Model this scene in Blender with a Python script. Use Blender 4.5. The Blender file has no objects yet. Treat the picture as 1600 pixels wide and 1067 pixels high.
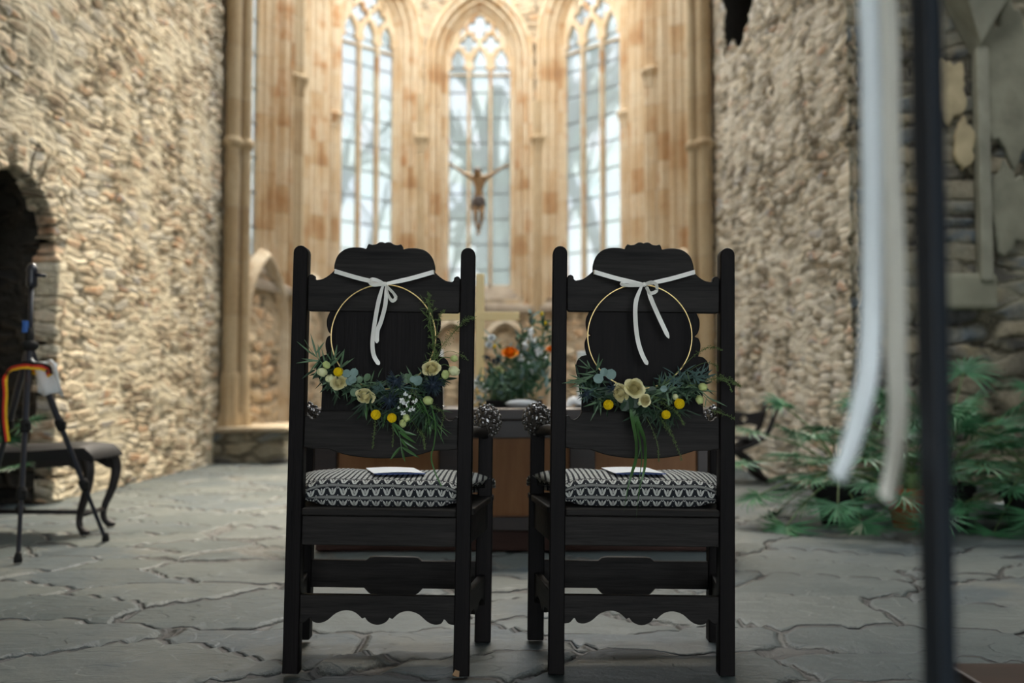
import bpy, bmesh, math, random
import numpy as np
from mathutils import Vector, Matrix, Euler, noise as mnoise
from math import sin, cos, pi, atan, tan, sqrt, acos, radians
random.seed(7)
C = bpy.context.scene
COL = C.collection
F = 1600*35/36.0
PITCH = atan(0.05)

# ------------------------------------------------------------------ camera
cam = bpy.data.objects.new('camera', bpy.data.cameras.new('camera')); COL.objects.link(cam)
cam.data.lens = 35; cam.data.sensor_width = 36
cam.location = (0, 0, .8); cam.rotation_euler = (pi/2+PITCH, 0, 0)
cam.data.dof.use_dof = True; cam.data.dof.focus_distance = 2.80; cam.data.dof.aperture_fstop = 1.8
cam.data.clip_end = 400
C.camera = cam
# ------------------------------------------------------------------ sky, exposure
SKY = 4.6
w = bpy.data.worlds.new('sky'); C.world = w; w.use_nodes = True
nt = w.node_tree; bg = nt.nodes['Background']
tc = nt.nodes.new('ShaderNodeTexCoord'); sp = nt.nodes.new('ShaderNodeSeparateXYZ'); nt.links.new(tc.outputs['Generated'], sp.inputs[0])
rp = nt.nodes.new('ShaderNodeValToRGB'); nt.links.new(sp.outputs['Z'], rp.inputs[0])
rp.color_ramp.elements[0].position = 0.0; rp.color_ramp.elements[0].color = (.90, .97, 1.0, 1)
rp.color_ramp.elements[1].position = .7; rp.color_ramp.elements[1].color = (.93, .97, 1.0, 1)
nt.links.new(rp.outputs[0], bg.inputs[0]); bg.inputs[1].default_value = SKY
sun = bpy.data.objects.new('sun', bpy.data.lights.new('sun', 'SUN')); COL.objects.link(sun)
sun.data.energy = 6.0; sun.data.angle = radians(25); sun.data.color = (1, .86, .66)
sun.rotation_euler = (radians(-30), radians(8), 0)
C.view_settings.view_transform = 'Standard'; C.view_settings.look = 'None'
C.view_settings.gamma = 1; C.view_settings.use_curve_mapping = False
C.view_settings.exposure = 0.66
C.cycles.use_denoising = True
C.cycles.max_bounces = 8; C.cycles.diffuse_bounces = 5; C.cycles.transparent_max_bounces = 12
C.cycles.caustics_reflective = False; C.cycles.caustics_refractive = False
C.cycles.sample_clamp_indirect = 6

# ------------------------------------------------------------------ helpers
def at(px, py, d):
    u = (px-800)/F; v = (533.5-py)/F
    y = cos(PITCH)-v*sin(PITCH); z = sin(PITCH)+v*cos(PITCH)
    return Vector((u/y*d, d, .8+z/y*d))
def tag(o, label=None, cat=None, group=None, kind=None):
    if label: o['label'] = label
    if cat: o['category'] = cat
    if group: o['group'] = group
    if kind: o['kind'] = kind
    return o
def empty(name, loc=(0,0,0), rot=(0,0,0), parent=None):
    o = bpy.data.objects.new(name, None); COL.objects.link(o); o.location = loc; o.rotation_euler = rot; o.empty_display_size = .1
    if parent: o.parent = parent
    return o
def link(name, me, mat=None, parent=None, loc=(0,0,0), rot=(0,0,0), smooth=False):
    if mat and not me.materials: me.materials.append(mat)
    if smooth: me.polygons.foreach_set('use_smooth', [True]*len(me.polygons))
    o = bpy.data.objects.new(name, me); COL.objects.link(o); o.location = loc; o.rotation_euler = rot
    if parent: o.parent = parent
    return o
def copy_tree(o, parent=None, loc=None, rot=None, scale=None):
    c = o.copy(); COL.objects.link(c)
    if parent: c.parent = parent
    if loc is not None: c.location = loc
    if rot is not None: c.rotation_euler = rot
    if scale is not None: c.scale = scale
    for ch in list(o.children): copy_tree(ch, c)
    return c
def spline(pts, n=8, closed=False):
    """Catmull-Rom through pts"""
    P = [Vector(p) for p in pts]; N = len(P); out = []
    rng = range(N) if closed else range(N-1)
    for i in rng:
        if closed: a, b, c, d = P[(i-1)%N], P[i], P[(i+1)%N], P[(i+2)%N]
        else: a, b, c, d = P[max(i-1,0)], P[i], P[i+1], P[min(i+2,N-1)]
        for k in range(n):
            t = k/n
            out.append(.5*((2*b)+(-a+c)*t+(2*a-5*b+4*c-d)*t*t+(-a+3*b-3*c+d)*t**3))
    if not closed: out.append(P[-1].copy())
    return out
class MB:
    def __init__(s): s.v = []; s.f = []; s.m = []; s.uv = None
    def add(s, vs, fs, mi=0):
        b = len(s.v); s.v += [tuple(x) for x in vs]; s.f += [tuple(b+i for i in f) for f in fs]; s.m += [mi]*len(fs); return s
    def box(s, c, size, rot=None, mi=0, taper=1.0):
        hx, hy, hz = size[0]/2, size[1]/2, size[2]/2; vs = []
        for z in (-1, 1):
            t = taper if z > 0 else 1
            for x, y in ((-1,-1),(1,-1),(1,1),(-1,1)): vs.append(Vector((x*hx*t, y*hy*t, z*hz)))
        if rot is not None: R = Euler(rot).to_matrix(); vs = [R@q for q in vs]
        c = Vector(c)
        return s.add([q+c for q in vs], [(0,3,2,1),(4,5,6,7),(0,1,5,4),(1,2,6,5),(2,3,7,6),(3,0,4,7)], mi)
    def tube(s, pts, r, n=8, caps=True, mi=0, flat=1.0):
        P = [Vector(p) for p in pts]; N = len(P)
        if not hasattr(r, '__len__'): r = [r]*N
        t0 = (P[1]-P[0]).normalized(); up = Vector((0,0,1)) if abs(t0.z) < .9 else Vector((0,1,0))
        u = t0.cross(up).normalized(); vs = []
        for i in range(N):
            t = (P[min(i+1,N-1)]-P[max(i-1,0)]);
            if t.length < 1e-9: t = t0
            t = t.normalized(); u = (u-t*u.dot(t));
            if u.length < 1e-6: u = t.orthogonal()
            u = u.normalized(); w_ = t.cross(u)
            for k in range(n):
                a = 2*pi*k/n; vs.append(P[i]+u*cos(a)*r[i]+w_*sin(a)*r[i]*flat)
        fs = [(i*n+k, i*n+(k+1)%n, (i+1)*n+(k+1)%n, (i+1)*n+k) for i in range(N-1) for k in range(n)]
        if caps: fs += [tuple(range(n-1,-1,-1)), tuple((N-1)*n+k for k in range(n))]
        return s.add(vs, fs, mi)
    def lathe(s, prof, c=(0,0,0), n=24, mi=0, axis=None):
        vs = []; N = len(prof); c = Vector(c)
        R = Vector((0,0,1)).rotation_difference(Vector(axis)).to_matrix() if axis is not None else Matrix.Identity(3)
        for r, z in prof:
            for k in range(n): a = 2*pi*k/n; vs.append(R@Vector((r*cos(a), r*sin(a), z))+c)
        fs = [(i*n+k, i*n+(k+1)%n, (i+1)*n+(k+1)%n, (i+1)*n+k) for i in range(N-1) for k in range(n)]
        fs += [tuple(range(n-1,-1,-1)), tuple((N-1)*n+k for k in range(n))]
        return s.add(vs, fs, mi)
    def ball(s, c, r, nu=10, nv=7, mi=0, jit=0, sc=(1,1,1), R=None):
        vs = []; c = Vector(c)
        for j in range(nv+1):
            th = pi*j/nv
            for k in range(nu):
                a = 2*pi*k/nu; q = Vector((sin(th)*cos(a), sin(th)*sin(a), cos(th)))*r*(1+jit*random.uniform(-1,1))
                q = Vector((q.x*sc[0], q.y*sc[1], q.z*sc[2]))
                if R is not None: q = R@q
                vs.append(q+c)
        fs = [(j*nu+k, (j+1)*nu+k, (j+1)*nu+(k+1)%nu, j*nu+(k+1)%nu) for j in range(nv) for k in range(nu)]
        return s.add(vs, fs, mi)
    def ribbon(s, pts, wdt, side, mi=0, twist=0):
        P = [Vector(p) for p in pts]; N = len(P); side = Vector(side); vs = []
        if not hasattr(wdt, '__len__'): wdt = [wdt]*N
        for i in range(N):
            t = (P[min(i+1,N-1)]-P[max(i-1,0)]).normalized()
            d = side-t*side.dot(t)
            d = d.normalized() if d.length > 1e-5 else t.orthogonal()
            if twist: d = Matrix.Rotation(twist*sin(i/N*pi*1.3), 3, t)@d
            vs += [P[i]-d*wdt[i]/2, P[i]+d*wdt[i]/2]
        return s.add(vs, [(2*i, 2*i+1, 2*i+3, 2*i+2) for i in range(N-1)], mi)
    def leaf(s, b, d, L, W, nrm=(0,-1,0), bend=.2, fold=.25, n=6, mi=0, shape='lance'):
        b = Vector(b); d = Vector(d).normalized(); nrm = Vector(nrm); nrm = nrm-d*nrm.dot(d)
        nrm = nrm.normalized() if nrm.length > 1e-4 else d.orthogonal().normalized()
        sd = d.cross(nrm); vs = []
        for i in range(n+1):
            t = i/n
            if shape == 'lance': w_ = W/2*sin(pi*t**.8)**.9 if 0 < t < 1 else 0
            else: w_ = W/2*sqrt(max(0, 1-(2*t-1)**2))
            c = b+d*L*t-nrm*bend*L*t*t
            vs += [c-sd*w_+nrm*fold*w_, c, c+sd*w_+nrm*fold*w_]
        fs = []
        for i in range(n): a = 3*i; fs += [(a, a+3, a+4, a+1), (a+1, a+4, a+5, a+2)]
        return s.add(vs, fs, mi)
    def build(s, name, mat, parent=None, smooth=False, loc=(0,0,0), rot=(0,0,0), bevel=0, sub=0, solid=0, ang=None):
        me = bpy.data.meshes.new(name); me.from_pydata(s.v, [], s.f)
        mats = mat if isinstance(mat, (list, tuple)) else [mat]
        for m_ in mats: me.materials.append(m_)
        if len(mats) > 1: me.polygons.foreach_set('material_index', s.m)
        if smooth: me.polygons.foreach_set('use_smooth', [True]*len(me.polygons))
        me.validate(); me.update()
        if ang: me.set_sharp_from_angle(angle=radians(ang))
        o = link(name, me, None, parent, loc, rot)
        if solid: md = o.modifiers.new('solid', 'SOLIDIFY'); md.thickness = solid; md.offset = 0
        if bevel: md = o.modifiers.new('bevel', 'BEVEL'); md.width = bevel; md.segments = 2; md.limit_method = 'ANGLE'
        if sub: md = o.modifiers.new('sub', 'SUBSURF'); md.levels = sub; md.render_levels = sub
        return o
def plate(name, outer, t, mat, parent=None, holes=(), bevel=.0, loc=(0,0,0), rot=(0,0,0)):
    """a board cut to an outline in the XZ plane, thickness t along Y"""
    cu = bpy.data.curves.new(name, 'CURVE'); cu.dimensions = '2D'; cu.fill_mode = 'BOTH'
    cu.extrude = t/2-bevel; cu.bevel_depth = bevel; cu.bevel_resolution = 1; cu.offset = -bevel
    for poly in [outer]+list(holes):
        sp_ = cu.splines.new('POLY'); sp_.points.add(len(poly)-1); sp_.use_cyclic_u = True
        for i, p in enumerate(poly): sp_.points[i].co = (p[0], p[1], 0, 1)
    tmp = bpy.data.objects.new('tmp', cu); COL.objects.link(tmp)
    me = bpy.data.meshes.new_from_object(tmp.evaluated_get(bpy.context.evaluated_depsgraph_get()))
    bpy.data.objects.remove(tmp); bpy.data.curves.remove(cu)
    me.name = name; me.transform(Matrix.Rotation(pi/2, 4, 'X')); me.materials.clear()
    return link(name, me, mat, parent, loc, rot)

# ------------------------------------------------------------------ materials
class S:
    """socket arithmetic"""
    def __init__(s, nt, o): s.nt = nt; s.o = o
    def _m(s, op, *a):
        n = s.nt.nodes.new('ShaderNodeMath'); n.operation = op
        for i, x in enumerate((s,)+a):
            if isinstance(x, S): s.nt.links.new(x.o, n.inputs[i])
            else: n.inputs[i].default_value = x
        return S(s.nt, n.outputs[0])
    def __add__(s, b): return s._m('ADD', b)
    def __sub__(s, b): return s._m('SUBTRACT', b)
    def __mul__(s, b): return s._m('MULTIPLY', b)
    def __truediv__(s, b): return s._m('DIVIDE', b)
    def lt(s, b): return s._m('LESS_THAN', b)
    def gt(s, b): return s._m('GREATER_THAN', b)
    def abs(s): return s._m('ABSOLUTE')
    def fr(s): return s._m('FRACT')
    def sin(s): return s._m('SINE')
    def mx(s, b): return s._m('MAXIMUM', b)
    def mn(s, b): return s._m('MINIMUM', b)
    def pw(s, b): return s._m('POWER', b)
    def sm(s, a, b):
        n = s.nt.nodes.new('ShaderNodeMapRange'); n.interpolation_type = 'SMOOTHSTEP'
        s.nt.links.new(s.o, n.inputs[0]); n.inputs[1].default_value = a; n.inputs[2].default_value = b
        return S(s.nt, n.outputs[0])
class M:
    def __init__(s, name, rough=.7, spec=.3, metal=0):
        s.m = bpy.data.materials.new(name); s.m.use_nodes = True; s.nt = s.m.node_tree
        s.b = s.nt.nodes['Principled BSDF']; s.out = s.nt.nodes['Material Output']
        s.b.inputs['Roughness'].default_value = rough; s.b.inputs['Specular IOR Level'].default_value = spec
        s.b.inputs['Metallic'].default_value = metal
    def n(s, t): return s.nt.nodes.new(t)
    def l(s, a, b): s.nt.links.new(a.o if isinstance(a, S) else a, b)
    def coord(s, kind='Object', scale=(1,1,1), rot=(0,0,0), rnd=True):
        t = s.n('ShaderNodeTexCoord'); mp = s.n('ShaderNodeMapping'); mp.inputs['Scale'].default_value = scale; mp.inputs['Rotation'].default_value = rot
        s.l(t.outputs[kind], mp.inputs[0]); return mp.outputs[0]
    def noise(s, vec, scale, detail=3, rough=.5, dist=0):
        n = s.n('ShaderNodeTexNoise'); n.inputs['Scale'].default_value = scale; n.inputs['Detail'].default_value = detail
        n.inputs['Roughness'].default_value = rough; n.inputs['Distortion'].default_value = dist; s.l(vec, n.inputs['Vector']); return n
    def N(s, vec, scale, detail=3, rough=.5): return S(s.nt, s.noise(vec, scale, detail, rough).outputs[0])
    def warp(s, vec, scale, amt):
        n = s.noise(vec, scale, 2); a = s.n('ShaderNodeVectorMath'); a.operation = 'MULTIPLY_ADD'
        s.l(n.outputs['Color'], a.inputs[0]); a.inputs[1].default_value = (amt,)*3
        s.l(vec, a.inputs[2]); return a.outputs[0]
    def vor(s, vec, scale, feat='F1', rnd=1):
        n = s.n('ShaderNodeTexVoronoi'); n.feature = feat; n.inputs['Scale'].default_value = scale; n.inputs['Randomness'].default_value = rnd
        s.l(vec, n.inputs['Vector']); return n
    def ramp(s, fac, stops, interp='LINEAR'):
        r = s.n('ShaderNodeValToRGB'); e = r.color_ramp.elements; r.color_ramp.interpolation = interp
        while len(e) < len(stops): e.new(.5)
        for i, (p, c) in enumerate(stops): e[i].position = p; e[i].color = (*c, 1)
        s.l(fac, r.inputs[0]); return r.outputs[0]
    def mix(s, fac, a, b, mode='MIX'):
        n = s.n('ShaderNodeMix'); n.data_type = 'RGBA'; n.blend_type = mode
        for k, x in ((0, fac), (6, a), (7, b)):
            if isinstance(x, S): s.l(x, n.inputs[k])
            elif isinstance(x, (int, float)): n.inputs[k].default_value = x
            elif isinstance(x, tuple): n.inputs[k].default_value = (*x, 1)
            else: s.l(x, n.inputs[k])
        return n.outputs[2]
    def color(s, c):
        if isinstance(c, tuple): s.b.inputs['Base Color'].default_value = (*c, 1)
        else: s.l(c, s.b.inputs['Base Color'])
        return s
    def bump(s, h, dist=.002, st=1.0):
        b = s.n('ShaderNodeBump'); b.inputs['Distance'].default_value = dist; b.inputs['Strength'].default_value = st
        s.l(h, b.inputs['Height']); s.l(b.outputs[0], s.b.inputs['Normal']); return s
    def disp(s, h, scale, mid=.5):
        d = s.n('ShaderNodeDisplacement'); d.inputs['Scale'].default_value = scale; d.inputs['Midlevel'].default_value = mid
        s.l(h, d.inputs['Height']); s.l(d.outputs[0], s.out.inputs['Displacement']); s.m.displacement_method = 'BOTH'; return s

def rubble(name, stops, mortar, zs=9.0, xs=3.6, amp=.05, patch=None, plaster=.0):
    a = M(name, .9, .15); v = a.coord('Object')
    v1 = a.warp(v, 1.1, .30); v2 = a.warp(v1, 7, .022)
    mp = a.n('ShaderNodeMapping'); mp.inputs['Scale'].default_value = (xs, xs, zs); a.l(v2, mp.inputs[0])
    big = a.N(v, .55, 3); 
    cell = a.vor(mp.outputs[0], 1.0, 'F1', .85); c2 = a.vor(mp.outputs[0], 1.0, 'F2', .85)
    for q in (cell, c2): q.distance = 'MINKOWSKI'; q.inputs['Exponent'].default_value = 4.0
    edge = (S(a.nt, c2.outputs['Distance'])-S(a.nt, cell.outputs['Distance']))*.62
    sep = a.n('ShaderNodeSeparateColor'); a.l(cell.outputs['Color'], sep.inputs[0]); rnd = S(a.nt, sep.outputs[0]); rn2 = S(a.nt, sep.outputs[1])
    fine = a.N(v, 26, 5, .65); mid = a.N(v, 5, 4)
    col = a.ramp(rnd*.95+(big-.5)*.6+(mid-.5)*.35, stops)
    col = a.mix(big.sm(.42, .60)*-.16+.16, col, (.30,.25,.20), 'MULTIPLY')
    col = a.mix(fine, col, (.72, .70, .66), 'MULTIPLY') if False else col
    smear = a.N(v1, 1.5, 5, .65).sm(.44, .63)                    # mortar smeared over the stones
    e = edge+(fine-.5)*.10
    mo = e.lt(.09)*0+ (e*-1+.14).sm(0, .12)
    mo2 = mo.mx(smear*(e*-1+.34).sm(0, .25)*.8)
    col = a.mix(mo2, col, a.mix(mid, mortar, tuple(c*.72 for c in mortar)))
    gaps = (e*-1+.085).sm(0, .07)
    deep = gaps*(smear*-.8+1.0)*a.N(v, 3.1, 3).sm(.36, .52)
    col = a.mix(deep*.75, col, (.075, .058, .042))  # shadow in the gaps between stones, put into the colour
    col = a.mix(.6, col, a.ramp(fine*.6+mid*.4, [(.32, (.62, .60, .58)), (.68, (1.22, 1.2, 1.16))]), 'MULTIPLY')
    a.color(col)
    h = e.sm(0, .20)*(smear*-.7+1.0)*.55+rn2*.45+(fine-.5)*.5+(mid-.5)*.8-deep*.7+smear*.35
    a.disp(h, amp, .5); return a.m
CREAM = [(.0, (.22,.17,.12)), (.16, (.46,.36,.25)), (.36, (.70,.60,.44)), (.55, (.58,.54,.46)), (.68, (.84,.75,.58)), (.80, (.62,.47,.33)), (.85, (.52,.31,.18)), (.89, (.36,.34,.32)), (1, (.76,.68,.54))]
MAT = {}
MAT['rubble_left'] = rubble('rubble_warm', CREAM, (.82,.73,.54), 15.0, 3.7, .036)
MAT['rubble_right'] = rubble('rubble_pale', [(0,(.24,.20,.15)),(.18,(.56,.48,.37)),(.42,(.78,.69,.54)),(.62,(.68,.63,.55)),(.75,(.88,.80,.66)),(.84,(.66,.50,.38)),(.87,(.56,.33,.20)),(.90,(.42,.42,.42)),(1,(.68,.62,.54))], (.86,.79,.65), 14.0, 3.7, .036)
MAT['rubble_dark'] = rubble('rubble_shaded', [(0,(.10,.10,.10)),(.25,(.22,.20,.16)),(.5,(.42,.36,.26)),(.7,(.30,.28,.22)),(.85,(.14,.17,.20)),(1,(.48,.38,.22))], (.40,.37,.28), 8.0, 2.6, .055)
MAT['rubble_black'] = rubble('rubble_passage_shade', [(0,(.02,.02,.02)),(.5,(.06,.055,.045)),(1,(.03,.03,.032))], (.05,.045,.038), 8.0, 2.6, .05)  # shade inside the door passage, put into the stone colour
MAT['rubble_apse'] = rubble('rubble_apse', [(0,(.30,.21,.13)),(.3,(.55,.42,.27)),(.6,(.70,.56,.38)),(.8,(.58,.36,.20)),(1,(.76,.64,.46))], (.66,.54,.38), 8, 3.6, .04)

def ashlar(name, stops, h=.38, joint=(.42,.34,.24)):
    a = M(name, .8, .2); v = a.coord('Object'); v1 = a.warp(v, 1.2, .05)
    sp_ = a.n('ShaderNodeSeparateXYZ'); a.l(v1, sp_.inputs[0]); z = S(a.nt, sp_.outputs[2])
    x = S(a.nt, sp_.outputs[0]); y = S(a.nt, sp_.outputs[1])
    cx = a.n('ShaderNodeCombineXYZ'); q = (x*3.1)._m('FLOOR'); zz = z/h+q*.37; a.l(q, cx.inputs[0]); a.l((y*2.1)._m('FLOOR'), cx.inputs[1]); a.l(zz._m('FLOOR'), cx.inputs[2])
    wn = a.n('ShaderNodeTexWhiteNoise'); a.l(cx.outputs[0], wn.inputs[0]); r = S(a.nt, wn.outputs[0])
    mid = a.N(v, 2.2, 4, .6); fine = a.N(v, 30, 4, .6)
    strk = a.N(a.coord('Object', (2.6, 2.6, .40)), 1.3, 4, .55)
    col = a.ramp(r*.34+(mid-.5)*.75+(strk-.5)*1.0+.37, stops)
    jt = (zz.fr()-.5).abs().gt(.485)
    col = a.mix(jt*.5, col, joint)
    col = a.mix(.4, col, a.ramp(fine, [(.3, (.75,.72,.7)), (.7, (1.12,1.1,1.08))]), 'MULTIPLY')
    a.color(col); a.bump(fine*.5+mid*.8-jt*.6, .02); return a.m
MAT['sandstone'] = ashlar('sandstone', [(0,(.30,.17,.09)),(.22,(.46,.27,.13)),(.42,(.58,.42,.25)),(.66,(.68,.56,.39)),(.84,(.50,.28,.13)),(1,(.34,.25,.16))])
MAT['shaft_stone'] = ashlar('shaft_stone', [(0,(.30,.20,.11)),(.4,(.46,.34,.20)),(.75,(.54,.43,.28)),(1,(.38,.27,.15))], .62)
MAT['plaster'] = (lambda a: (a.color(a.ramp(a.N(a.coord(), 2.4, 5, .65), [(.25,(.30,.19,.11)),(.42,(.50,.39,.26)),(.6,(.62,.54,.41)),(.8,(.42,.30,.18))])), a.bump(a.N(a.coord(), 9, 5, .6), .03), a.m)[-1])(M('old_plaster', .9, .1))

MAT['sill'] = (lambda a: (a.color(a.ramp(a.N(a.coord(), 3, 5, .65), [(.3,(.24,.19,.14)),(.7,(.42,.35,.27))])), a.m)[-1])(M('weathered_sill', .9, .1))
def mk_floor():
    a = M('slate_flags', .62, .35); v = a.coord('Object'); v1 = a.warp(v, 1.4, .38)
    mp = a.n('ShaderNodeMapping'); mp.inputs['Scale'].default_value = (1.55, 2.5, 0); mp.inputs['Rotation'].default_value = (0,0,.25); a.l(v1, mp.inputs[0])
    cell = a.vor(mp.outputs[0], 1.0, 'F1', .95); ed = S(a.nt, a.vor(mp.outputs[0], 1.0, 'DISTANCE_TO_EDGE', .95).outputs['Distance'])
    sep = a.n('ShaderNodeSeparateColor'); a.l(cell.outputs['Color'], sep.inputs[0]); r1, r2, r3 = (S(a.nt, sep.outputs[i]) for i in range(3))
    fine = a.N(v, 22, 6, .65); mid = a.N(v1, 3.0, 5, .6); streak = a.N(a.coord('Object', (2.2, 9, 1), (0,0,.2)), 2.5, 4, .6)
    lay = a.N(a.coord('Object', (1, 2.2, 1), (0,0,.3)), 1.6, 3, .5)
    lay2 = (lay*9).fr()
    col = a.ramp(r1*.6+mid*.5, [(.1,(.034,.048,.052)),(.35,(.060,.078,.080)),(.6,(.098,.113,.108)),(.8,(.053,.073,.084)),(1,(.145,.145,.12))])
    col = a.mix(.5, col, a.ramp(fine*.5+streak*.5, [(.3,(.55,.56,.57)),(.5,(1,1,1)),(.7,(1.4,1.38,1.34))]), 'MULTIPLY')
    e = ed+(fine-.5)*.035+(mid-.5)*.02
    wide = a.N(v, .9, 2)
    jm = (e*-1+.028).sm(0, .018); jt = jm*wide.sm(.30, .46); jl = (e*-1+.040).sm(0, .03)*(wide*-1+1).sm(.42, .6)
    col = a.mix(jl*.5, col, (.24,.23,.20)); col = a.mix(jt*.92, col, (.022,.022,.024))
    a.color(col)
    rr = (mid*.25+.40); a.l(rr, a.b.inputs['Roughness'])
    h = e.sm(0, .05)*.45+r2*.55+(fine-.5)*.16+(mid-.5)*.35+(streak-.5)*.12+ lay2.sm(0,.12)*.10 -jt*.5
    a.disp(h, .022, .9); return a.m
MAT['floor'] = mk_floor()

def wood(name, dark, light, scale=(1.5, 30, 30), rough=.45, spec=.4, bump=.0006, rot=(0,0,0)):
    a = M(name, rough, spec); v = a.coord('Object', scale, rot); n1 = a.N(a.warp(v, .6, .5), 1.2, 6, .65); n2 = a.N(v, 6, 3)
    a.color(a.ramp(n1*.75+n2*.25, [(.3, dark), (.7, light)])); a.bump(n1+n2*.4, bump); return a.m
MAT['oak_h'] = wood('blackened_oak_across', (.0022,.0021,.0025), (.030,.027,.025), (1.6, 14, 26), .55, .11, .0022)
MAT['oak_v'] = wood('blackened_oak_upright', (.0022,.0021,.0026), (.010,.008,.008), (34, 20, 2.0), .55, .09, .0016)
MAT['carved'] = wood('polished_carved_oak', (.02,.018,.016), (.05,.042,.035), (10,10,10), .17, 1.0)
MAT['worn'] = wood('worn_bare_wood', (.20,.10,.03), (.35,.2,.08), (30,30,6))
MAT['altar_dark'] = wood('altar_dark_wood', (.012,.006,.005), (.035,.017,.013), (2,20,20), .35, .4)
MAT['altar_red'] = wood('altar_plinth_wood', (.045,.018,.013), (.07,.03,.022), (2,20,20), .6, .3)
MAT['altar_panel'] = wood('altar_panel_wood', (.25,.105,.038), (.36,.165,.062), (14,14,1.4), .5, .3)
MAT['pine'] = wood('pale_wood', (.93,.70,.34), (.96,.78,.44), (8,8,1.2), .6, .2)
MAT['dark_seat'] = wood('dark_furniture', (.010,.009,.010), (.025,.02,.02), (8,8,8), .5, .3)
MAT['leather'] = (lambda a: (a.color((.008,.008,.010)), a.bump(a.N(a.coord(), 60, 3), .001), a.m)[-1])(M('black_upholstery', .6, .3))
def plain(name, c, rough=.6, spec=.3, metal=0, var=.15, sc=20, bump=0, trans=0):
    a = M(name, rough, spec, metal); v = a.coord(); n = a.N(v, sc, 3)
    a.color(a.ramp(n, [(.25, tuple(x*(1-var) for x in c)), (.75, tuple(min(1, x*(1+var)) for x in c))]))
    if bump: a.bump(n, bump)
    if trans:
        tr = a.n('ShaderNodeBsdfTranslucent'); tr.inputs[0].default_value = (*c, 1); mx = a.n('ShaderNodeMixShader'); mx.inputs[0].default_value = trans
        a.l(a.b.outputs[0], mx.inputs[1]); a.l(tr.outputs[0], mx.inputs[2]); a.l(mx.outputs[0], a.out.inputs[0])
    return a.m
MAT['gold'] = plain('brass_hoop', (.86,.62,.28), .28, .5, .9, .05)
MAT['ribbon'] = plain('satin_ribbon', (.78,.77,.72), .35, .5, 0, .04)
MAT['ribbon_cream'] = plain('cream_ribbon', (.84,.83,.76), .5, .3, 0, .03, trans=.3)
MAT['ribbon_white'] = plain('white_ribbon', (.82,.87,.89), .5, .3, 0, .03, trans=.3)
MAT['rose'] = plain('cream_petals', (.78,.72,.42), .55, .25, 0, .14, 60, trans=.05)
MAT['rose_heart'] = plain('rose_heart', (.70,.62,.31), .6, .2, 0, .15, 90)
MAT['bud'] = plain('green_buds', (.52,.60,.24), .55, .25, 0, .2, 60)
MAT['budcream'] = plain('cream_green_buds', (.70,.72,.42), .55, .25, 0, .2, 60)
MAT['yellow'] = plain('yellow_button_flower', (.86,.58,.01), .8, .1, 0, .25, 500, .002)
MAT['thistle'] = plain('blue_thistle', (.020,.034,.055), .6, .3, 0, .4, 60)
MAT['thistle_leaf'] = plain('thistle_bract', (.07,.125,.115), .6, .3, 0, .3, 60)
MAT['leaf_dark'] = plain('dark_leaves', (.020,.045,.025), .5, .35, 0, .4, 30)
MAT['leaf_olive'] = plain('narrow_grey_green_leaves', (.105,.175,.10), .5, .35, 0, .35, 30)
MAT['leaf_teal'] = plain('eucalyptus_leaves', (.19,.29,.27), .55, .3, 0, .2, 30)
MAT['leaf_mid'] = plain('mid_green_leaves', (.035,.095,.045), .5, .3, 0, .4, 30)
MAT['grass'] = plain('grass_blades', (.05,.13,.035), .4, .4, 0, .35, 12)
MAT['stem'] = plain('green_stems', (.10,.15,.05), .5, .3, 0, .2, 30)
MAT['seed'] = plain('grass_seed_heads', (.10,.15,.05), .7, .2, 0, .4, 90)
MAT['white_fl'] = plain('white_blossom', (.84,.86,.86), .6, .2, 0, .05)
MAT['orange'] = plain('orange_petals', (.90,.27,.01), .5, .3, 0, .2, 60)
MAT['palm'] = plain('palm_leaf', (.050,.17,.075), .42, .4, 0, .45, 7)
MAT['palm_stem'] = plain('palm_stalk', (.10,.17,.06), .5, .3, 0, .3, 7)
MAT['terracotta'] = plain('terracotta', (.42,.13,.06), .75, .2, 0, .15, 12)
MAT['black_metal'] = plain('black_metal', (.012,.014,.022), .35, .5, 0, .1)
MAT['pole'] = plain('blue_black_pole', (.012,.016,.022), .35, .5, 0, .1)
MAT['rubber'] = plain('black_rubber', (.012,.012,.012), .8, .2)
MAT['chrome'] = plain('chrome', (.7,.72,.75), .15, .5, 1)
MAT['blue'] = plain('blue_plastic', (.03,.12,.40), .4, .4)
MAT['cloth_white'] = plain('white_cloth', (.74,.76,.77), .8, .2, 0, .05, 8, .01, trans=.2)
MAT['paper'] = plain('paper', (.80,.82,.84), .7, .2, 0, .02)
MAT['bluepaper'] = plain('blue_paper', (.06,.10,.28), .7, .2, 0, .02)
MAT['red'] = plain('red_band', (.60,.03,.02), .6, .3, 0, .1)
MAT['yel'] = plain('yellow_band', (.85,.52,.02), .6, .3, 0, .1)
MAT['wax'] = plain('candle_wax', (.86,.88,.88), .45, .4, 0, .03, trans=.3)
MAT['corpus'] = plain('carved_painted_wood', (.42,.25,.12), .55, .3, 0, .35, 25)
MAT['loincloth'] = plain('grey_loincloth', (.16,.13,.12), .7, .3, 0, .2, 25)
MAT['bark'] = plain('hazed_bark', (.30,.36,.35), .9, .1, 0, .25, 3)  # bark lightened to carry the haze and glare outside
MAT['hill'] = plain('misty_green', (.46,.52,.47), 1, 0, 0, .15, .3)
MAT['iron'] = plain('iron_bars', (.10,.10,.10), .6, .3)
MAT['roof'] = plain('dark_roof', (.10,.09,.08), .9, .1)
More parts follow.
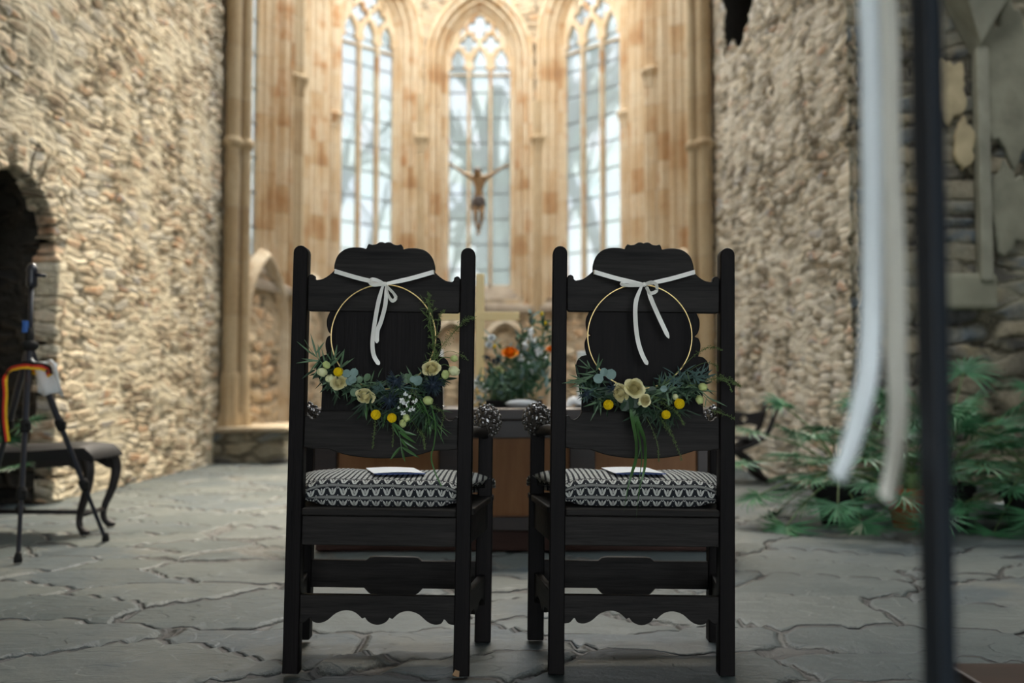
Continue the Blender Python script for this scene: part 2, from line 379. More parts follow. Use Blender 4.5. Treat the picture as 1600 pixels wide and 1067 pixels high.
def mk_glass():
    a = M('dimmed_leaded_glass', .2, .3); v = a.coord('Object', (1,1,1))
    nt = a.nt; tr = a.n('ShaderNodeBsdfTransparent'); tl = a.n('ShaderNodeBsdfTranslucent'); gl = a.n('ShaderNodeBsdfGlossy'); gl.inputs['Roughness'].default_value = .15
    # quarries of the leaded panes differ a little
    cell = a.vor(a.coord('Object', (2.7, 2.7, 2.2)), 1.0, 'F1', .3)
    tint = a.mix(.07, (.133,.147,.151), cell.outputs['Color'], 'SOFT_LIGHT')
    a.l(tint, tr.inputs[0]); tl.inputs[0].default_value = (.19,.20,.205,1)  # grey tint and milky mix added to dim the sky outside
    m1 = a.n('ShaderNodeMixShader'); m1.inputs[0].default_value = .30; a.l(tr.outputs[0], m1.inputs[1]); a.l(tl.outputs[0], m1.inputs[2])
    m2 = a.n('ShaderNodeMixShader'); m2.inputs[0].default_value = .04; a.l(m1.outputs[0], m2.inputs[1]); a.l(gl.outputs[0], m2.inputs[2])
    a.l(m2.outputs[0], a.out.inputs[0]); nt.nodes.remove(a.b); return a.m
MAT['glass'] = mk_glass()
def mk_cushion():
    a = M('woven_tulip_fabric', .85, .15); t = a.n('ShaderNodeUVMap'); sp_ = a.n('ShaderNodeSeparateXYZ'); a.l(t.outputs[0], sp_.inputs[0])
    u = S(a.nt, sp_.outputs[0]); v = S(a.nt, sp_.outputs[1])
    P = .0315
    x = (u/P).fr()-.5                                            # one tulip per period
    row = v/.036; y = row.fr()                                   # a tulip row and a band per period
    ax = x.abs()
    yy = y/.74                                                   # 0..1 inside the tulip row
    inrow = y.lt(.74)
    # tulip: wide at the foot, three points above
    wid = (yy*1.35+.35)  .sin().mx(.0)*.36*((yy*9).mn(1.0))
    body = ax.lt(wid)*yy.lt(.97)*yy.gt(.06)
    notch = ((ax-.17).abs()*-1+.17)*2.2                         # petals rise at +-.17
    top = yy.lt(ax*1.1+.52)
    vein = ((ax-(yy-.2)*.26).abs()).lt(.020)*yy.gt(.22)
    mid_ = (ax*ax*5+(yy-.70)*(yy-.70)).lt(.022); dot = ax*0
    tul = (body*top*(vein*-1+1)).mx(mid_)
    corner = (((ax*-1+.5)*(ax*-1+.5))*3.0+(yy-.02)*(yy-.02)).lt(.010)
    corner2 = (((ax*-1+.5)*(ax*-1+.5))*3.0+(yy-.95)*(yy-.95)).lt(.030)*(((ax*-1+.5)*(ax*-1+.5))*3.0+(yy-.95)*(yy-.95)).gt(.010)
    light = tul.mx(corner).mx(corner2)*inrow
    band = (inrow*-1+1)*((y-.87).abs().lt(.035))
    thr = S(a.nt, a.noise(a.coord('UV', (900, 900, 1)), 1.0, 2).outputs[0])
    bandg = (inrow*-1+1)*.28
    ontop = v.gt(.098)
    st = ((u/P*2).fr()-.5).abs().gt(.30); cr = ((v/.017).fr()-.5).abs().gt(.38)
    ptop = (st.mx(cr)*-1+1)
    val = light.mx(bandg).mx(band*.5)
    n = a.n('ShaderNodeMix'); n.data_type = 'FLOAT'; a.l(ontop, n.inputs[0]); a.l(val, n.inputs[2]); a.l(ptop, n.inputs[3])
    f = S(a.nt, n.outputs[0])*(thr*.3+.85)
    a.color(a.mix(f, (.016,.018,.023), (.50,.51,.48))); a.bump(thr, .0006); return a.m
MAT['cushion'] = mk_cushion()

# ================================================================== SETTING
def grid_wall(name, A, B, z0, z1, step, mat, keep=None, n=None, parent=None):
    """a wall face from plan point A to B; local x runs along it, y into the wall; faces -y"""
    A = Vector((A[0], A[1], 0)); B = Vector((B[0], B[1], 0)); L = (B-A).length; ang = math.atan2(B.y-A.y, B.x-A.x)
    nx = max(2, int(L/step)); nz = int((z1-z0)/step)
    xs = np.linspace(0, L, nx+1); zs = np.linspace(z0, z1, nz+1)
    X, Z = np.meshgrid(xs, zs); V = np.stack([X.ravel(), np.zeros(X.size), Z.ravel()], 1)
    i, j = np.meshgrid(np.arange(nx), np.arange(nz)); i = i.ravel(); j = j.ravel()
    if keep:
        cx = (xs[i]+xs[i+1])/2; cz = (zs[j]+zs[j+1])/2
        m_ = np.array([keep(a, b) for a, b in zip(cx, cz)]); i = i[m_]; j = j[m_]
    a = j*(nx+1)+i; Fc = np.stack([a, a+1, a+nx+2, a+nx+1], 1)
    me = bpy.data.meshes.new(name); me.from_pydata(V.tolist(), [], Fc.tolist())
    me.polygons.foreach_set('use_smooth', [True]*len(me.polygons)); me.update()
    o = link(name, me, mat, parent, A, (0, 0, ang)); tag(o, kind='structure'); return o

def arch_path(a, zs, R, off, z0, n=14):
    """outline of a pointed opening (half width a) pushed out by off: from left foot over the apex to the right foot"""
    R2 = R+off; cx = R-a; ap = acos(min(1, cx/R2)); pts = [(-(a+off), z0)]
    left = [(cx-R2*cos(ap*k/n), zs+R2*sin(ap*k/n)) for k in range(n+1)]
    pts += left; pts += [(-x, z) for x, z in reversed(left[:-1])]; pts.append((a+off, z0)); return pts
def inside_arch(x, z, a, zs, R, off, z0):
    if z < z0: return False
    if z <= zs: return abs(x) < a+off
    return (abs(x)+(R-a))**2+(z-zs)**2 < (R+off)**2

def arc2(cx, cy, r, a0, a1, n=8): return [(cx+r*cos(a0+(a1-a0)*k/n), cy+r*sin(a0+(a1-a0)*k/n)) for k in range(n+1)]
# moulded jamb: (offset outwards, position y: + is outwards through the wall, - into the room); glass at y=.30
PROFILE = [(-.03,.34),(-.03,.26),(.015,.24),(.02,.20)]+arc2(.05,.20,.028,pi*1.0,pi*2.1,6)+[(.085,.19),(.10,.13)]+arc2(.13,.12,.035,pi,pi*2.1,6)+[(.175,.10),(.195,.03)]+arc2(.235,.02,.04,pi,pi*2.1,6)+[(.285,.0),(.30,-.05),(.36,-.05),(.37,.02)]
def sweep_arch(name, a, zs, R, z0, prof, mat, parent=None, loc=(0,0,0), rot=(0,0,0), foot=None):
    mb = MB(); rings = [arch_path(a, zs, R, o, z0) for o, y in prof]; n = len(rings[0]); vs = []
    for (o, y), rg in zip(prof, rings): vs += [(x, y, z) for x, z in rg]
    fs = [(i*n+k, (i+1)*n+k, (i+1)*n+k+1, i*n+k+1) for i in range(len(prof)-1) for k in range(n-1)]
    mb.add(vs, fs); return mb.build(name, mat, parent, True, loc, rot, ang=40)

def foil(cx, cz, r, n=4, rot=0, res=7, k=.55):
    """multifoil outline"""
    out = []; d = r*(1-k*.62); lr = r-d*.72
    for i in range(n):
        a = rot+2*pi*i/n; c = (cx+cos(a)*r*.50, cz+sin(a)*r*.50); 
        for j in range(res+1):
            b = a-radians(100)+radians(200)*j/res; out.append((c[0]+r*.46*cos(b), c[1]+r*.46*sin(b)))
    return out
def drop(cx, cz, wd, h, n=6):
    L = [(cx, cz+h/2)]
    for k in range(1, n): t = k/n; L.append((cx+wd/2*sin(pi*min(1, t*1.0))**.8, cz+h/2-h*t))
    L.append((cx, cz-h/2)); R = [(2*cx-x, z) for x, z in reversed(L[1:-1])]
    return L+R
def tracery(a, zs, R, z0, mat, parent, y=.30):
    """three lights under cusped heads, two quatrefoils and a third above"""
    out = arch_path(a, zs-.12, R, .02, zs-.20); W2 = a*2; s = W2/1.13; holes = []
    lw = W2/3
    outer = [(x, z+.12 if False else z) for x, z in arch_path(a, zs, R, .02, zs-.22)]
    m = .026
    for i in (-1, 0, 1):                                          # cusped heads of the lights
        cx = i*lw; hw = lw/2-m
        base = zs-.215
        pts = [(cx-hw, base), (cx-hw, zs-.14), (cx-hw*.55, zs-.085), (cx-hw*.78, zs-.0), (cx-hw*.62, zs+.10), (cx-hw*.22, zs+.20*s), (cx, zs+.25*s),
               (cx+hw*.22, zs+.20*s), (cx+hw*.62, zs+.10), (cx+hw*.78, zs-.0), (cx+hw*.55, zs-.085), (cx+hw, zs-.14), (cx+hw, base)]
        if i: pts = [(min(max(x, -a+.02), a-.02), z) for x, z in pts]
        holes.append(pts)
    for sx in (-1, 1): holes.append(foil(sx*lw*.52, zs+.335*s, .165*s, 4, 0))
    top = (R*R-(R-a)**2)**.5
    holes.append(foil(0, zs+top-.27*s, .215*s, 4, 0))
    for sx in (-1, 1):
        holes.append([(sx*.255*s, zs+.60*s), (sx*.315*s, zs+.47*s), (sx*.37*s, zs+.42*s), (sx*.33*s, zs+.57*s), (sx*.27*s, zs+.66*s)])
    p = plate('tracery', outer, .11, mat, parent, holes, .012, (0, y, 0))
    mb = MB()
    for sx in (-1, 1): mb.box((sx*lw/2, y, (z0+zs-.2)/2), (.052, .10, zs-.2-z0)); mb.tube([(sx*lw/2, y-.06, z0), (sx*lw/2, y-.06, zs-.15)], .018, 6)
    mb.build('mullion', mat, parent)
def window(idx, A, B, u0, a, zs, R, z0, glass=True, nbars=9, trac=True, zbars=.445):
    Av = Vector((A[0], A[1], 0)); ang = math.atan2(B[1]-A[1], B[0]-A[0]); d = Vector((cos(ang), sin(ang), 0))
    root = empty('window_%d' % idx, Av+d*u0, (0,0,ang)); tag(root, kind='structure')
    sweep_arch('window_frame', a, zs, R, z0-.47, PROFILE, MAT['sandstone'], root)
    mb = MB(); mb.add([(-a-.4,-.06,z0-.42),(a+.4,-.06,z0-.42),(a+.02,.32,z0),(-a-.02,.32,z0),(-a-.4,-.06,z0-.5),(a+.4,-.06,z0-.5)], [(0,1,2,3),(4,5,1,0)])
    mb.build('window_sill', MAT['sill'], root)
    if trac: tracery(a, zs, R, z0, MAT['sandstone'], root)
    if glass:
        pts = arch_path(a, zs, R, .01, z0); mb = MB(); mb.add([(x, .315, z) for x, z in pts], [tuple(range(len(pts)))]); mb.build('window_pane', MAT['glass'], root)
        mb = MB(); k = zs-.08
        while k > z0+.1: mb.box((0, .295, k), (2*a, .018, .022)); k -= zbars
        lw = 2*a/3
        for i in (-1,0,1):
            for q in (-.5,.5):
                pass
        mb.build('window_bar', MAT['iron'], root)
    return root

P2 = (-1.57, 16.9); P3 = (.46, 16.9); P1 = (-2.864, 15.606); P4 = (1.839, 15.521)
QL = (-2.90, 13.1); QR = (1.90, 13.1); RL = (-3.30, 11.35); RR = (2.30, 11.35)
ZS, Z0, HT = 6.54, 2.645, 8.6; ZB = 6.77
def bay(name, idx, A, B, u0, a, R=1.015, zs=ZS, z0=Z0, sub=True, top=HT):
    L = math.hypot(B[0]-A[0], B[1]-A[1])
    def keep(x, z): return not (inside_arch(x-u0, z, a, zs, R, .30, z0-.30))
    grid_wall(name, A, B, 0, top, .05, MAT['rubble_apse'], keep)
    window(idx, A, B, u0, a, zs, R, z0)
bay('wall_apse_centre', 1, P2, P3, 1.005, .565)
bay('wall_apse_left', 2, P1, P2, .915, .565, zs=ZB)
bay('wall_apse_right', 3, P3, P4, .975, .625, 1.10, zs=ZB)
bay('wall_choir_left_inner', 4, QL, P1, 1.25, .60)
bay('wall_choir_right_inner', 5, P4, QR, 1.25, .60)
bay('wall_choir_left_outer', 6, RL, QL, .83, .50, .95, ZS, 2.55)
bay('wall_choir_right_outer', 7, QR, RR, .95, .50, .95, ZS, 2.55)

mb = MB()
for (x, y), (ox, oy) in ((P1, (-.10, .03)), (P2, (-.05, .10)), (P3, (.05, .10)), (P4, (.10, .03)), (QL, (-.11, 0)), (QR, (.11, 0)), (RL, (-.14, .06)), (RR, (.14, .06))):
    mb.box((x+ox, y+oy, HT/2), (.18, .18, HT), (0, 0, .785 if abs(oy) == .10 else 0))
o = mb.build('wall_apse_corners', MAT['sandstone']); tag(o, kind='structure')
# corner shafts with capitals and rings
def shaft_cluster(idx, c, inward, ztop, cap=None, r=.055, ring=None, wide=.13, zbot=.0, base=.4, mat='shaft_stone'):
    mb = MB(); inward = Vector((inward[0], inward[1], 0)).normalized(); sd = Vector((-inward.y, inward.x, 0)); c = Vector((c[0], c[1], 0))
    mb.box(c+Vector((0,0,ztop/2)), (wide, wide, ztop), (0, 0, math.atan2(inward.y, inward.x)))
    for k, rr in ((-1, r*.8), (0, r), (1, r*.8)):
        p = c+inward*(wide*.5+ (r*.35 if k == 0 else -r*.3))+sd*k*wide*.55
        mb.tube([p+Vector((0,0,zbot)), p+Vector((0,0,ztop))], rr, 12)
        for zz in [ring] if ring else []:
            mb.lathe([(rr, -.05), (rr*1.5, -.03), (rr*1.6, 0), (rr*1.5, .03), (rr, .05)], p+Vector((0,0,zz)), 12)
        if cap: mb.lathe([(rr, -.16), (rr*1.15, -.15), (rr*1.1, -.1), (rr*1.9, .05), (rr*2.1, .06), (rr*2.1, .10), (rr, .13)], p+Vector((0,0,cap)), 12)
        mb.lathe([(rr*1.9, 0), (rr*1.9, base*.4), (rr*1.5, base*.5), (rr*1.5, base*.9), (rr, base)], p, 12)
    o = mb.build('trim_%d' % idx, MAT[mat], None, True, ang=40); tag(o, kind='structure'); return o
AX = -.55
shaft_cluster(1, P2, (.38,-.92), at(655,146,16.8).z, at(655,222,16.8).z, .05, None, .11, mat='shaft_stone')
shaft_cluster(2, P3, (-.38,-.92), at(842,157,16.8).z, at(842,222,16.8).z, .05, None, .11, mat='shaft_stone')
shaft_cluster(3, (P1[0]+.02, P1[1]), (.92,-.38), 8.4, at(985,185,15.5).z, .05, None, .11, mat='sandstone')
shaft_cluster(4, (P4[0]-.02, P4[1]), (-.92,-.38), 8.4, at(985,185,15.5).z, .05, None, .11, mat='sandstone')
shaft_cluster(5, (QL[0], QL[1]), (1,-.25), 8.4, at(455,130,13).z, .05, None, .15, mat='shaft_stone')
shaft_cluster(6, (QR[0], QR[1]), (-1,-.25), 8.4, at(1025,118,13).z, .05, None, .15, mat='sandstone')
# double shafts in front of the choir walls
def double_shaft(idx, pts, ring, ztop=8.5):
    mb = MB()
    for (x, y, r) in pts:
        mb.tube([(x, y, .0), (x, y, ztop)], r, 14)
        mb.lathe([(r, -.07), (r*1.25, -.04), (r*1.45, -.02), (r*1.45, .02), (r*1.2, .05), (r, .07)], (x, y, ring), 14)
        mb.lathe([(r*1.7, 0), (r*1.7, .5), (r*1.35, .58), (r*1.35, .95), (r*1.1, 1.02), (r, 1.04)], (x, y, 0), 8)
    o = mb.build('trim_%d' % idx, MAT['shaft_stone'], None, True, ang=40); tag(o, kind='structure'); return o
zr = at(365, 225, 11.3).z
double_shaft(7, [(-3.19, 11.25, .085), (-3.065, 11.35, .062), (-3.28, 11.36, .07)], zr)
double_shaft(8, [(2.20, 11.25, .085), (2.085, 11.35, .062), (2.29, 11.36, .07)], zr-.02)
# masonry step at the foot of the left shafts
p0 = at(338, 700, 11.05); p1 = at(447, 700, 11.05)
o = MB().box(((p0.x+p1.x)/2-.1, 11.9, .18), (p1.x-p0.x+.15, 1.7, .355)).build('wall_plinth_left', MAT['rubble_dark'], bevel=.02); tag(o, kind='structure')
o = MB().box(((p0.x+p1.x)/2-.1, 11.9, .38), (p1.x-p0.x+.2, 1.75, .05)).build('trim_9', MAT['plaster'], bevel=.01); tag(o, kind='structure')

# blind arcade below the windows
def blind_arch(idx, A, B, u0, a, z0, zs, R):
    Av = Vector((A[0], A[1], 0)); ang = math.atan2(B[1]-A[1], B[0]-A[0]); d = Vector((cos(ang), sin(ang), 0))
    pr = [(-.02,.02),(.0,-.05),(.03,-.09)]+arc2(.065,-.08,.03,pi,pi*2,5)+[(.11,-.07),(.13,-.02),(.15,.03)]
    o = sweep_arch('trim_%d' % idx, a, zs, R, z0, pr, MAT['plaster'], None, Av+d*u0, (0,0,ang)); tag(o, kind='structure')
blind_arch(10, P2, P3, .55, .36, .5, 1.35, .62); blind_arch(11, P2, P3, 1.46, .36, .5, 1.35, .62)
blind_arch(12, P1, P2, .92, .55, .5, 1.35, .9); blind_arch(13, P3, P4, .97, .6, .5, 1.35, .95)
blind_arch(14, RL, QL, .95, .48, .4, 1.55, 1.0); blind_arch(15, QR, RR, .9, .48, .4, 1.55, 1.0)
blind_arch(16, QL, P1, 1.25, .7, .4, 1.4, 1.0)

# left wall with the round-headed doorway
LA = (-3.42, -4.0); LB = (-3.3, 11.35); LL = math.hypot(LB[0]-LA[0], LB[1]-LA[1])
DY, DA, DZ = 6.62+4.0, .53, 1.77
def keepL(x, z): return not (abs(x-DY) < DA+.02 and z < DZ or (x-DY)**2+(z-DZ)**2 < (DA+.02)**2)
grid_wall('wall_left', (LB[0], LB[1]), (LA[0], LA[1]), 0, HT, .05, MAT['rubble_left'], None) if False else None
# the face must look into the room (+x): run it from A to B so that local -y is +x
grid_wall('wall_left', LA, LB, 0, HT, .045, MAT['rubble_left'], keepL)
ang = math.atan2(LB[1]-LA[1], LB[0]-LA[0]); d = Vector((cos(ang), sin(ang), 0)); dc = Vector((LA[0], LA[1], 0))+d*DY
door = empty('door_1', dc, (0,0,ang)); tag(door, kind='structure')
mb = MB(); N = 15                                               # wedge stones of the arch
for k in range(N):
    t0 = pi*k/N; t1 = pi*(k+.9)/N; r0 = DA-.0; r1 = DA+.26+random.uniform(-.05, .05); yy = random.uniform(-.05, -.02)
    q = [(-r0*cos(t0), r0*sin(t0)), (-r1*cos(t0), r1*sin(t0)), (-r1*cos(t1), r1*sin(t1)), (-r0*cos(t1), r0*sin(t1))]
    vs = [(x, yy, z+DZ) for x, z in q]+[(x, .11, z+DZ) for x, z in q]
    mb.add(vs, [(0,3,2,1),(4,5,6,7),(0,1,5,4),(1,2,6,5),(2,3,7,6),(3,0,4,7)])
for sx in (-1, 1):
    z = 0
    while z < DZ-.05:
        h = random.uniform(.1, .24); h = min(h, DZ-z); wd = random.uniform(.12, .26)
        mb.box((sx*(DA+wd/2), .03, z+h/2), (wd, .15+random.uniform(0,.04), h-.012)); z += h
mb.build('door_surround', MAT['rubble_left'], door, bevel=.012)
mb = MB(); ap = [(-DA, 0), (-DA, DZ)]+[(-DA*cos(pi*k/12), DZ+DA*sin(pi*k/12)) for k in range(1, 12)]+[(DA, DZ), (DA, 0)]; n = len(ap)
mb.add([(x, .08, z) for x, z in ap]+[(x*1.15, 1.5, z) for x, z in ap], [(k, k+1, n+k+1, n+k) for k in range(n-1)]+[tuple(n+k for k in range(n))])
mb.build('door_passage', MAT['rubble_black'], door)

def shell(name, x0, x1, y0, y1, z1, openx, x0b=None):
    x0b = x0 if x0b is None else x0b
    # box added behind a wall face to block sky light, open on its side
    mb = MB(); v = [(x0,y0,-.1),(x1,y0,-.1),(x1,y1,-.1),(x0b,y1,-.1),(x0,y0,z1),(x1,y0,z1),(x1,y1,z1),(x0b,y1,z1)]
    fs = [(0,3,2,1),(4,5,6,7),(0,1,5,4),(2,3,7,6)]+([(3,0,4,7)] if openx > 0 else [(1,2,6,5)])
    mb.add(v, fs); o = mb.build(name, MAT['roof']); tag(o, kind='structure')
shell('wall_left_light_block', -5.2, -3.37, -4.1, 11.3, HT-.02, 1)
shell('wall_right_light_block', 2.52, 3.5, 7.24, 11.25, HT-.02, -1, 2.33)
# right wall, leaning outward a little towards the nave, with a hole high up
WA = (2.30, 11.35); WB = (2.50, 7.14)
def keepR(x, z):
    c = at(1151, 20, 10.2); u = 11.35-10.25
    return not (abs(x-u-.05*sin(z*7)) < .50+.06*sin(z*11) and 4.45+.1*sin(x*9) < z < 6.0)
grid_wall('wall_right', WA, WB, 0, HT, .04, MAT['rubble_right'], keepR)
# wall of the nave facing the camera right of the chancel opening
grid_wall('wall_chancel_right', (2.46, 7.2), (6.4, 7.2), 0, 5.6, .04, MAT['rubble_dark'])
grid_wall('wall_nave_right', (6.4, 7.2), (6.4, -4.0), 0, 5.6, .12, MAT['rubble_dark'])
# back wall with a tall open portal behind the camera
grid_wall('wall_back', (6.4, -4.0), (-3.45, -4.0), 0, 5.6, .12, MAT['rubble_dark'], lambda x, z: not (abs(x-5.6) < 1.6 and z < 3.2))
mb = MB(); 
def slab(x0, x1, y0, y1, z): mb.box(((x0+x1)/2, (y0+y1)/2, z), (x1-x0, y1-y0, .12))
slab(-3.7, 6.5, -4.1, 3.7, 5.65); slab(-3.7, 6.5, 5.1, 6.4, 5.65); slab(-3.7, -1.6, 3.7, 5.1, 5.65); slab(3.4, 6.5, 3.7, 5.1, 5.65)   # unseen opening in the roof, added to light the altar
mb.box((-.5, 8.0, 8.75), (6.6, 4.2, .12)); mb.add([(-3.6,5.9,5.6),(6.6,5.9,5.6),(6.6,5.9,8.8),(-3.6,5.9,8.8)],[(0,1,2,3)]); o = mb.build('ceiling', MAT['roof']); tag(o, kind='structure')
# unseen choir roof stops short of the apse, shaped to let skylight in
# corbel and broken rib shaft on the chancel wall
cc = at(1530, 60, 7.05)
mb = MB(); mb.add([(-.22,.12,.35),(.22,.12,.35),(.24,-.22,.42),(-.24,-.22,.42),(0,-.04,-.05),(0,.12,-.1)], [(0,1,2,3),(3,2,4),(0,3,4,5),(2,1,5,4)])
mb.box((.03, .06, -.9), (.09, .10, 1.7)); mb.box((0,-.05,.47),(.5,.4,.12))
o = mb.build('trim_17', MAT['plaster2'] if 'plaster2' in MAT else plain('grey_rib_stone', (.30,.29,.23), .9, .1, 0, .35, 3, .02), None, False, cc, bevel=.015); tag(o, kind='structure')
# plaster left on the chancel wall, and a large dressed block
bl = at(1512, 455, 7.12)
o = MB().box((bl.x, 7.16, bl.z), (.42, .14, .26)).build('trim_18', plain('dressed_block', (.30,.29,.22), .9, .1, 0, .2, 4, .01), bevel=.03); tag(o, kind='structure')
def blob_plate(name, cx, cz, rx, rz, seed, d, mat, th=.05):
    c = at(cx, cz, d); s = d/F; pts = []
    for k in range(40):
        a = 2*pi*k/40; q = 1+.35*mnoise.noise(Vector((cos(a)*1.5+seed, sin(a)*1.5, 0)))+.2*mnoise.noise(Vector((cos(a)*5+seed, sin(a)*5, 2)))
        pts.append((cos(a)*rx*s*q, sin(a)*rz*s*q))
    o = plate(name, pts, th, mat, None, (), .015, (c.x, d, c.z)); tag(o, kind='structure'); return o
pm = plain('ochre_render', (.46,.38,.24), .95, .05, 0, .35, 5, .02); pg = plain('grey_render', (.26,.25,.19), .95, .05, 0, .3, 4, .02)
blob_plate('trim_19', 1482, 140, 26, 50, 1.3, 7.15, pm); blob_plate('trim_20', 1506, 225, 16, 42, 4.2, 7.14, pm); blob_plate('trim_21', 1572, 130, 42, 120, 7.7, 7.16, pg)
blob_plate('trim_22', 1575, 330, 30, 70, 9.1, 7.16, pg)

# floor
nx, ny = 330, 420; xs = np.linspace(-3.9, 6.6, nx+1); ys = np.linspace(-4.2, 17.4, ny+1)
X, Y = np.meshgrid(xs, ys); V = np.stack([X.ravel(), Y.ravel(), np.zeros(X.size)], 1)
i, j = np.meshgrid(np.arange(nx), np.arange(ny)); a = (j*(nx+1)+i).ravel(); Fc = np.stack([a, a+1, a+nx+2, a+nx+1], 1)
me = bpy.data.meshes.new('floor'); me.from_pydata(V.tolist(), [], Fc.tolist()); me.update()
o = link('floor', me, MAT['floor'], smooth=True); tag(o, kind='structure')

# outside: ground, hill and bare trees
mb = MB(); n = 24; vs = []
for jj in range(n+1):
    for ii in range(n+1):
        x = -60+120*ii/n; y = 18+90*jj/n; z = -.3+9.0*max(0, (y-32)/75)**1.2+1.2*mnoise.noise(Vector((x*.05, y*.05, 0))); vs.append((x, y, z))
mb.add(vs, [(jj*(n+1)+ii, jj*(n+1)+ii+1, (jj+1)*(n+1)+ii+1, (jj+1)*(n+1)+ii) for jj in range(n) for ii in range(n)])
o = mb.build('hill', MAT['hill'], None, True); tag(o, kind='structure')
def tree(loc, h, seed, label, r0=.32, lean=0):
    rnd = random.Random(seed); mb = MB(); root = empty('tree', loc); tag(root, label, 'tree', 'bare trees outside the windows')
    crown = MB()
    def grow(p, d, L, r, lev):
        pts = [p]; q = p.copy(); dd = d.copy(); n = 4
        for k in range(n):
            dd = (dd+Vector((rnd.uniform(-1,1), rnd.uniform(-1,1), rnd.uniform(-.4,.7)))*.16).normalized(); q = q+dd*L/n; pts.append(q.copy())
        (mb if lev == 0 else crown).tube(pts, [r*(1-.45*k/n) for k in range(n+1)], 7 if lev < 2 else 4, False)
        if lev >= 4: return
        for k in range(rnd.choice((3,4)) if lev < 3 else 3):
            t = rnd.uniform(.35, 1); b = pts[min(n, int(t*n))]
            e = (dd+Vector((rnd.uniform(-1,1), rnd.uniform(-1,1), rnd.uniform(-.2,.6)))*.9).normalized()
            grow(b, e, L*rnd.uniform(.5,.72), r*rnd.uniform(.4,.6), lev+1)
    grow(Vector((0,0,-.5)), Vector((lean,0,1)).normalized(), h*.5, r0, 0)
    mb.build('trunk', MAT['bark'], root, True); crown.build('crown', MAT['bark'], root, True)
tree((-.2, 25, 0), 15, 3, 'bare broad tree standing behind the centre window', .62, .04)
tree((-2.2, 31, 0), 14, 8, 'bare slimmer tree seen through the left edge of the centre window', .22)
tree((-6.6, 27, 0), 16, 5, 'bare tree with crossing boughs behind the left apse window', .30, .22)
tree((3.6, 29, 0), 15, 12, 'bare tree with fine twigs behind the right apse window', .26, -.1)
tree((-9.5, 34, 1), 15, 21, 'farthest bare tree, low behind the left apse window', .3)

# ================================================================== THE TWO CHAIRS
SC = 1615.0
def cz(x, y): return ((x-611)/SC, 1.225-(y-57)/SC)              # outline units to metres
def seg(pts, n=5): return [tuple(p)[:2] for p in spline([(a, b, 0) for a, b in pts], n)]
def mirror(pts): return pts+[(-x, z) for x, z in reversed(pts)]
ch = empty('carved_oak_armchair')
# posts
for sx in (-1, 1):
    mb = MB(); xo = .2625; 
    prof = [(-.0225, 0), (-.0205, 1.19)]+[(-.0205*cos(pi*k/8), 1.19+.0205*sin(pi*k/8)) for k in range(1, 8)]+[(.0205, 1.19), (.0225, 0)]
    p = plate('back_post', prof, .05, MAT['oak_v'], ch, (), .003, (sx*(xo-.0225), .025, 0))
# crest rail
half = [cz(258, 378), cz(262, 383)] ; 
L = [cz(611, 383), cz(268, 383), cz(259, 376), cz(257, 240)]
L += seg([cz(257, 226), cz(264, 215), cz(275, 212), cz(286, 219), cz(289, 232), cz(296, 238)], 3)
L += seg([cz(300, 238), cz(325, 233), cz(350, 218), cz(372, 199), cz(379, 190)], 3)
L += seg([cz(377, 186), cz(379, 160), cz(393, 122), cz(422, 95), cz(460, 84), cz(500, 84), cz(522, 89)], 4)
L += [cz(526, 87), cz(530, 74), cz(536, 66), cz(545, 68)]
L += seg([cz(552, 70), cz(570, 67), cz(585, 58), cz(600, 57), cz(611, 61)], 3)
plate('crest_rail', L[:-1]+[(0, cz(611,61)[1])]+[(-x, z) for x, z in reversed(L[1:-1])], .028, MAT['oak_h'], ch, (), .003, (0, .024, 0))
# splat and lower back rail
L = [cz(362, 380)]
L += seg([cz(358, 390), cz(348, 415), cz(347, 445), cz(355, 475), cz(370, 492)], 4)
L += seg([cz(352, 500), cz(344, 520), cz(343, 545), cz(350, 575), cz(354, 583)], 4)
L += seg([cz(330, 588), cz(312, 605), cz(303, 635), cz(306, 670), cz(322, 705), cz(334, 722)], 4)
L += [cz(332, 750), cz(330, 835)]
LL_ = L[:]
plate('splat', mirror(LL_+[(LL_[-1][0], cz(0, 850)[1])]), .018, MAT['oak_v'], ch, (), .002, (0, .027, 0))
L = [cz(330, 842)]+seg([cz(327, 855), cz(315, 872), cz(298, 881), cz(283, 878)], 3)
L += seg([cz(276, 868), cz(266, 863), cz(256, 870)], 3)+[cz(255, 1012), cz(300, 1018), cz(372, 1020)]
L += seg([cz(390, 1026), cz(450, 1044), cz(530, 1055), cz(611, 1059)], 4)
plate('lower_back_rail', mirror(L), .026, MAT['oak_h'], ch, (), .003, (0, .025, 0))
# seat rails and board
mb = MB(); mb.box((0, .027, .399), (.44, .026, .083)); mb.build('seat_rail', MAT['oak_h'], ch, bevel=.003)
mb = MB(); mb.box((0, .405, .399), (.56, .026, .083)); mb.build('seat_rail', MAT['oak_h'], ch, bevel=.003)
for sx in (-1, 1):
    mb = MB(); a0 = sx*.240; a1 = sx*.287; t = .013
    vs = [(a0-t,.05,.357),(a0+t,.05,.357),(a1+t,.39,.357),(a1-t,.39,.357),(a0-t,.05,.44),(a0+t,.05,.44),(a1+t,.39,.44),(a1-t,.39,.44)]
    mb.add(vs, [(0,3,2,1),(4,5,6,7),(0,1,5,4),(1,2,6,5),(2,3,7,6),(3,0,4,7)]); mb.build('seat_rail', MAT['oak_h'], ch, bevel=.003)
mb = MB(); vs = [(-.218,-.004,0),(.218,-.004,0),(.218,.05,0),(.268,.05,0),(.318,.452,0),(-.318,.452,0),(-.268,.05,0),(-.218,.05,0)]
n = 8; mb.add([(x,y,.443) for x,y,z in vs]+[(x,y,.463) for x,y,z in vs], [tuple(range(n-1,-1,-1)), tuple(range(n,2*n))]+[(k,(k+1)%n,n+(k+1)%n,n+k) for k in range(n)])
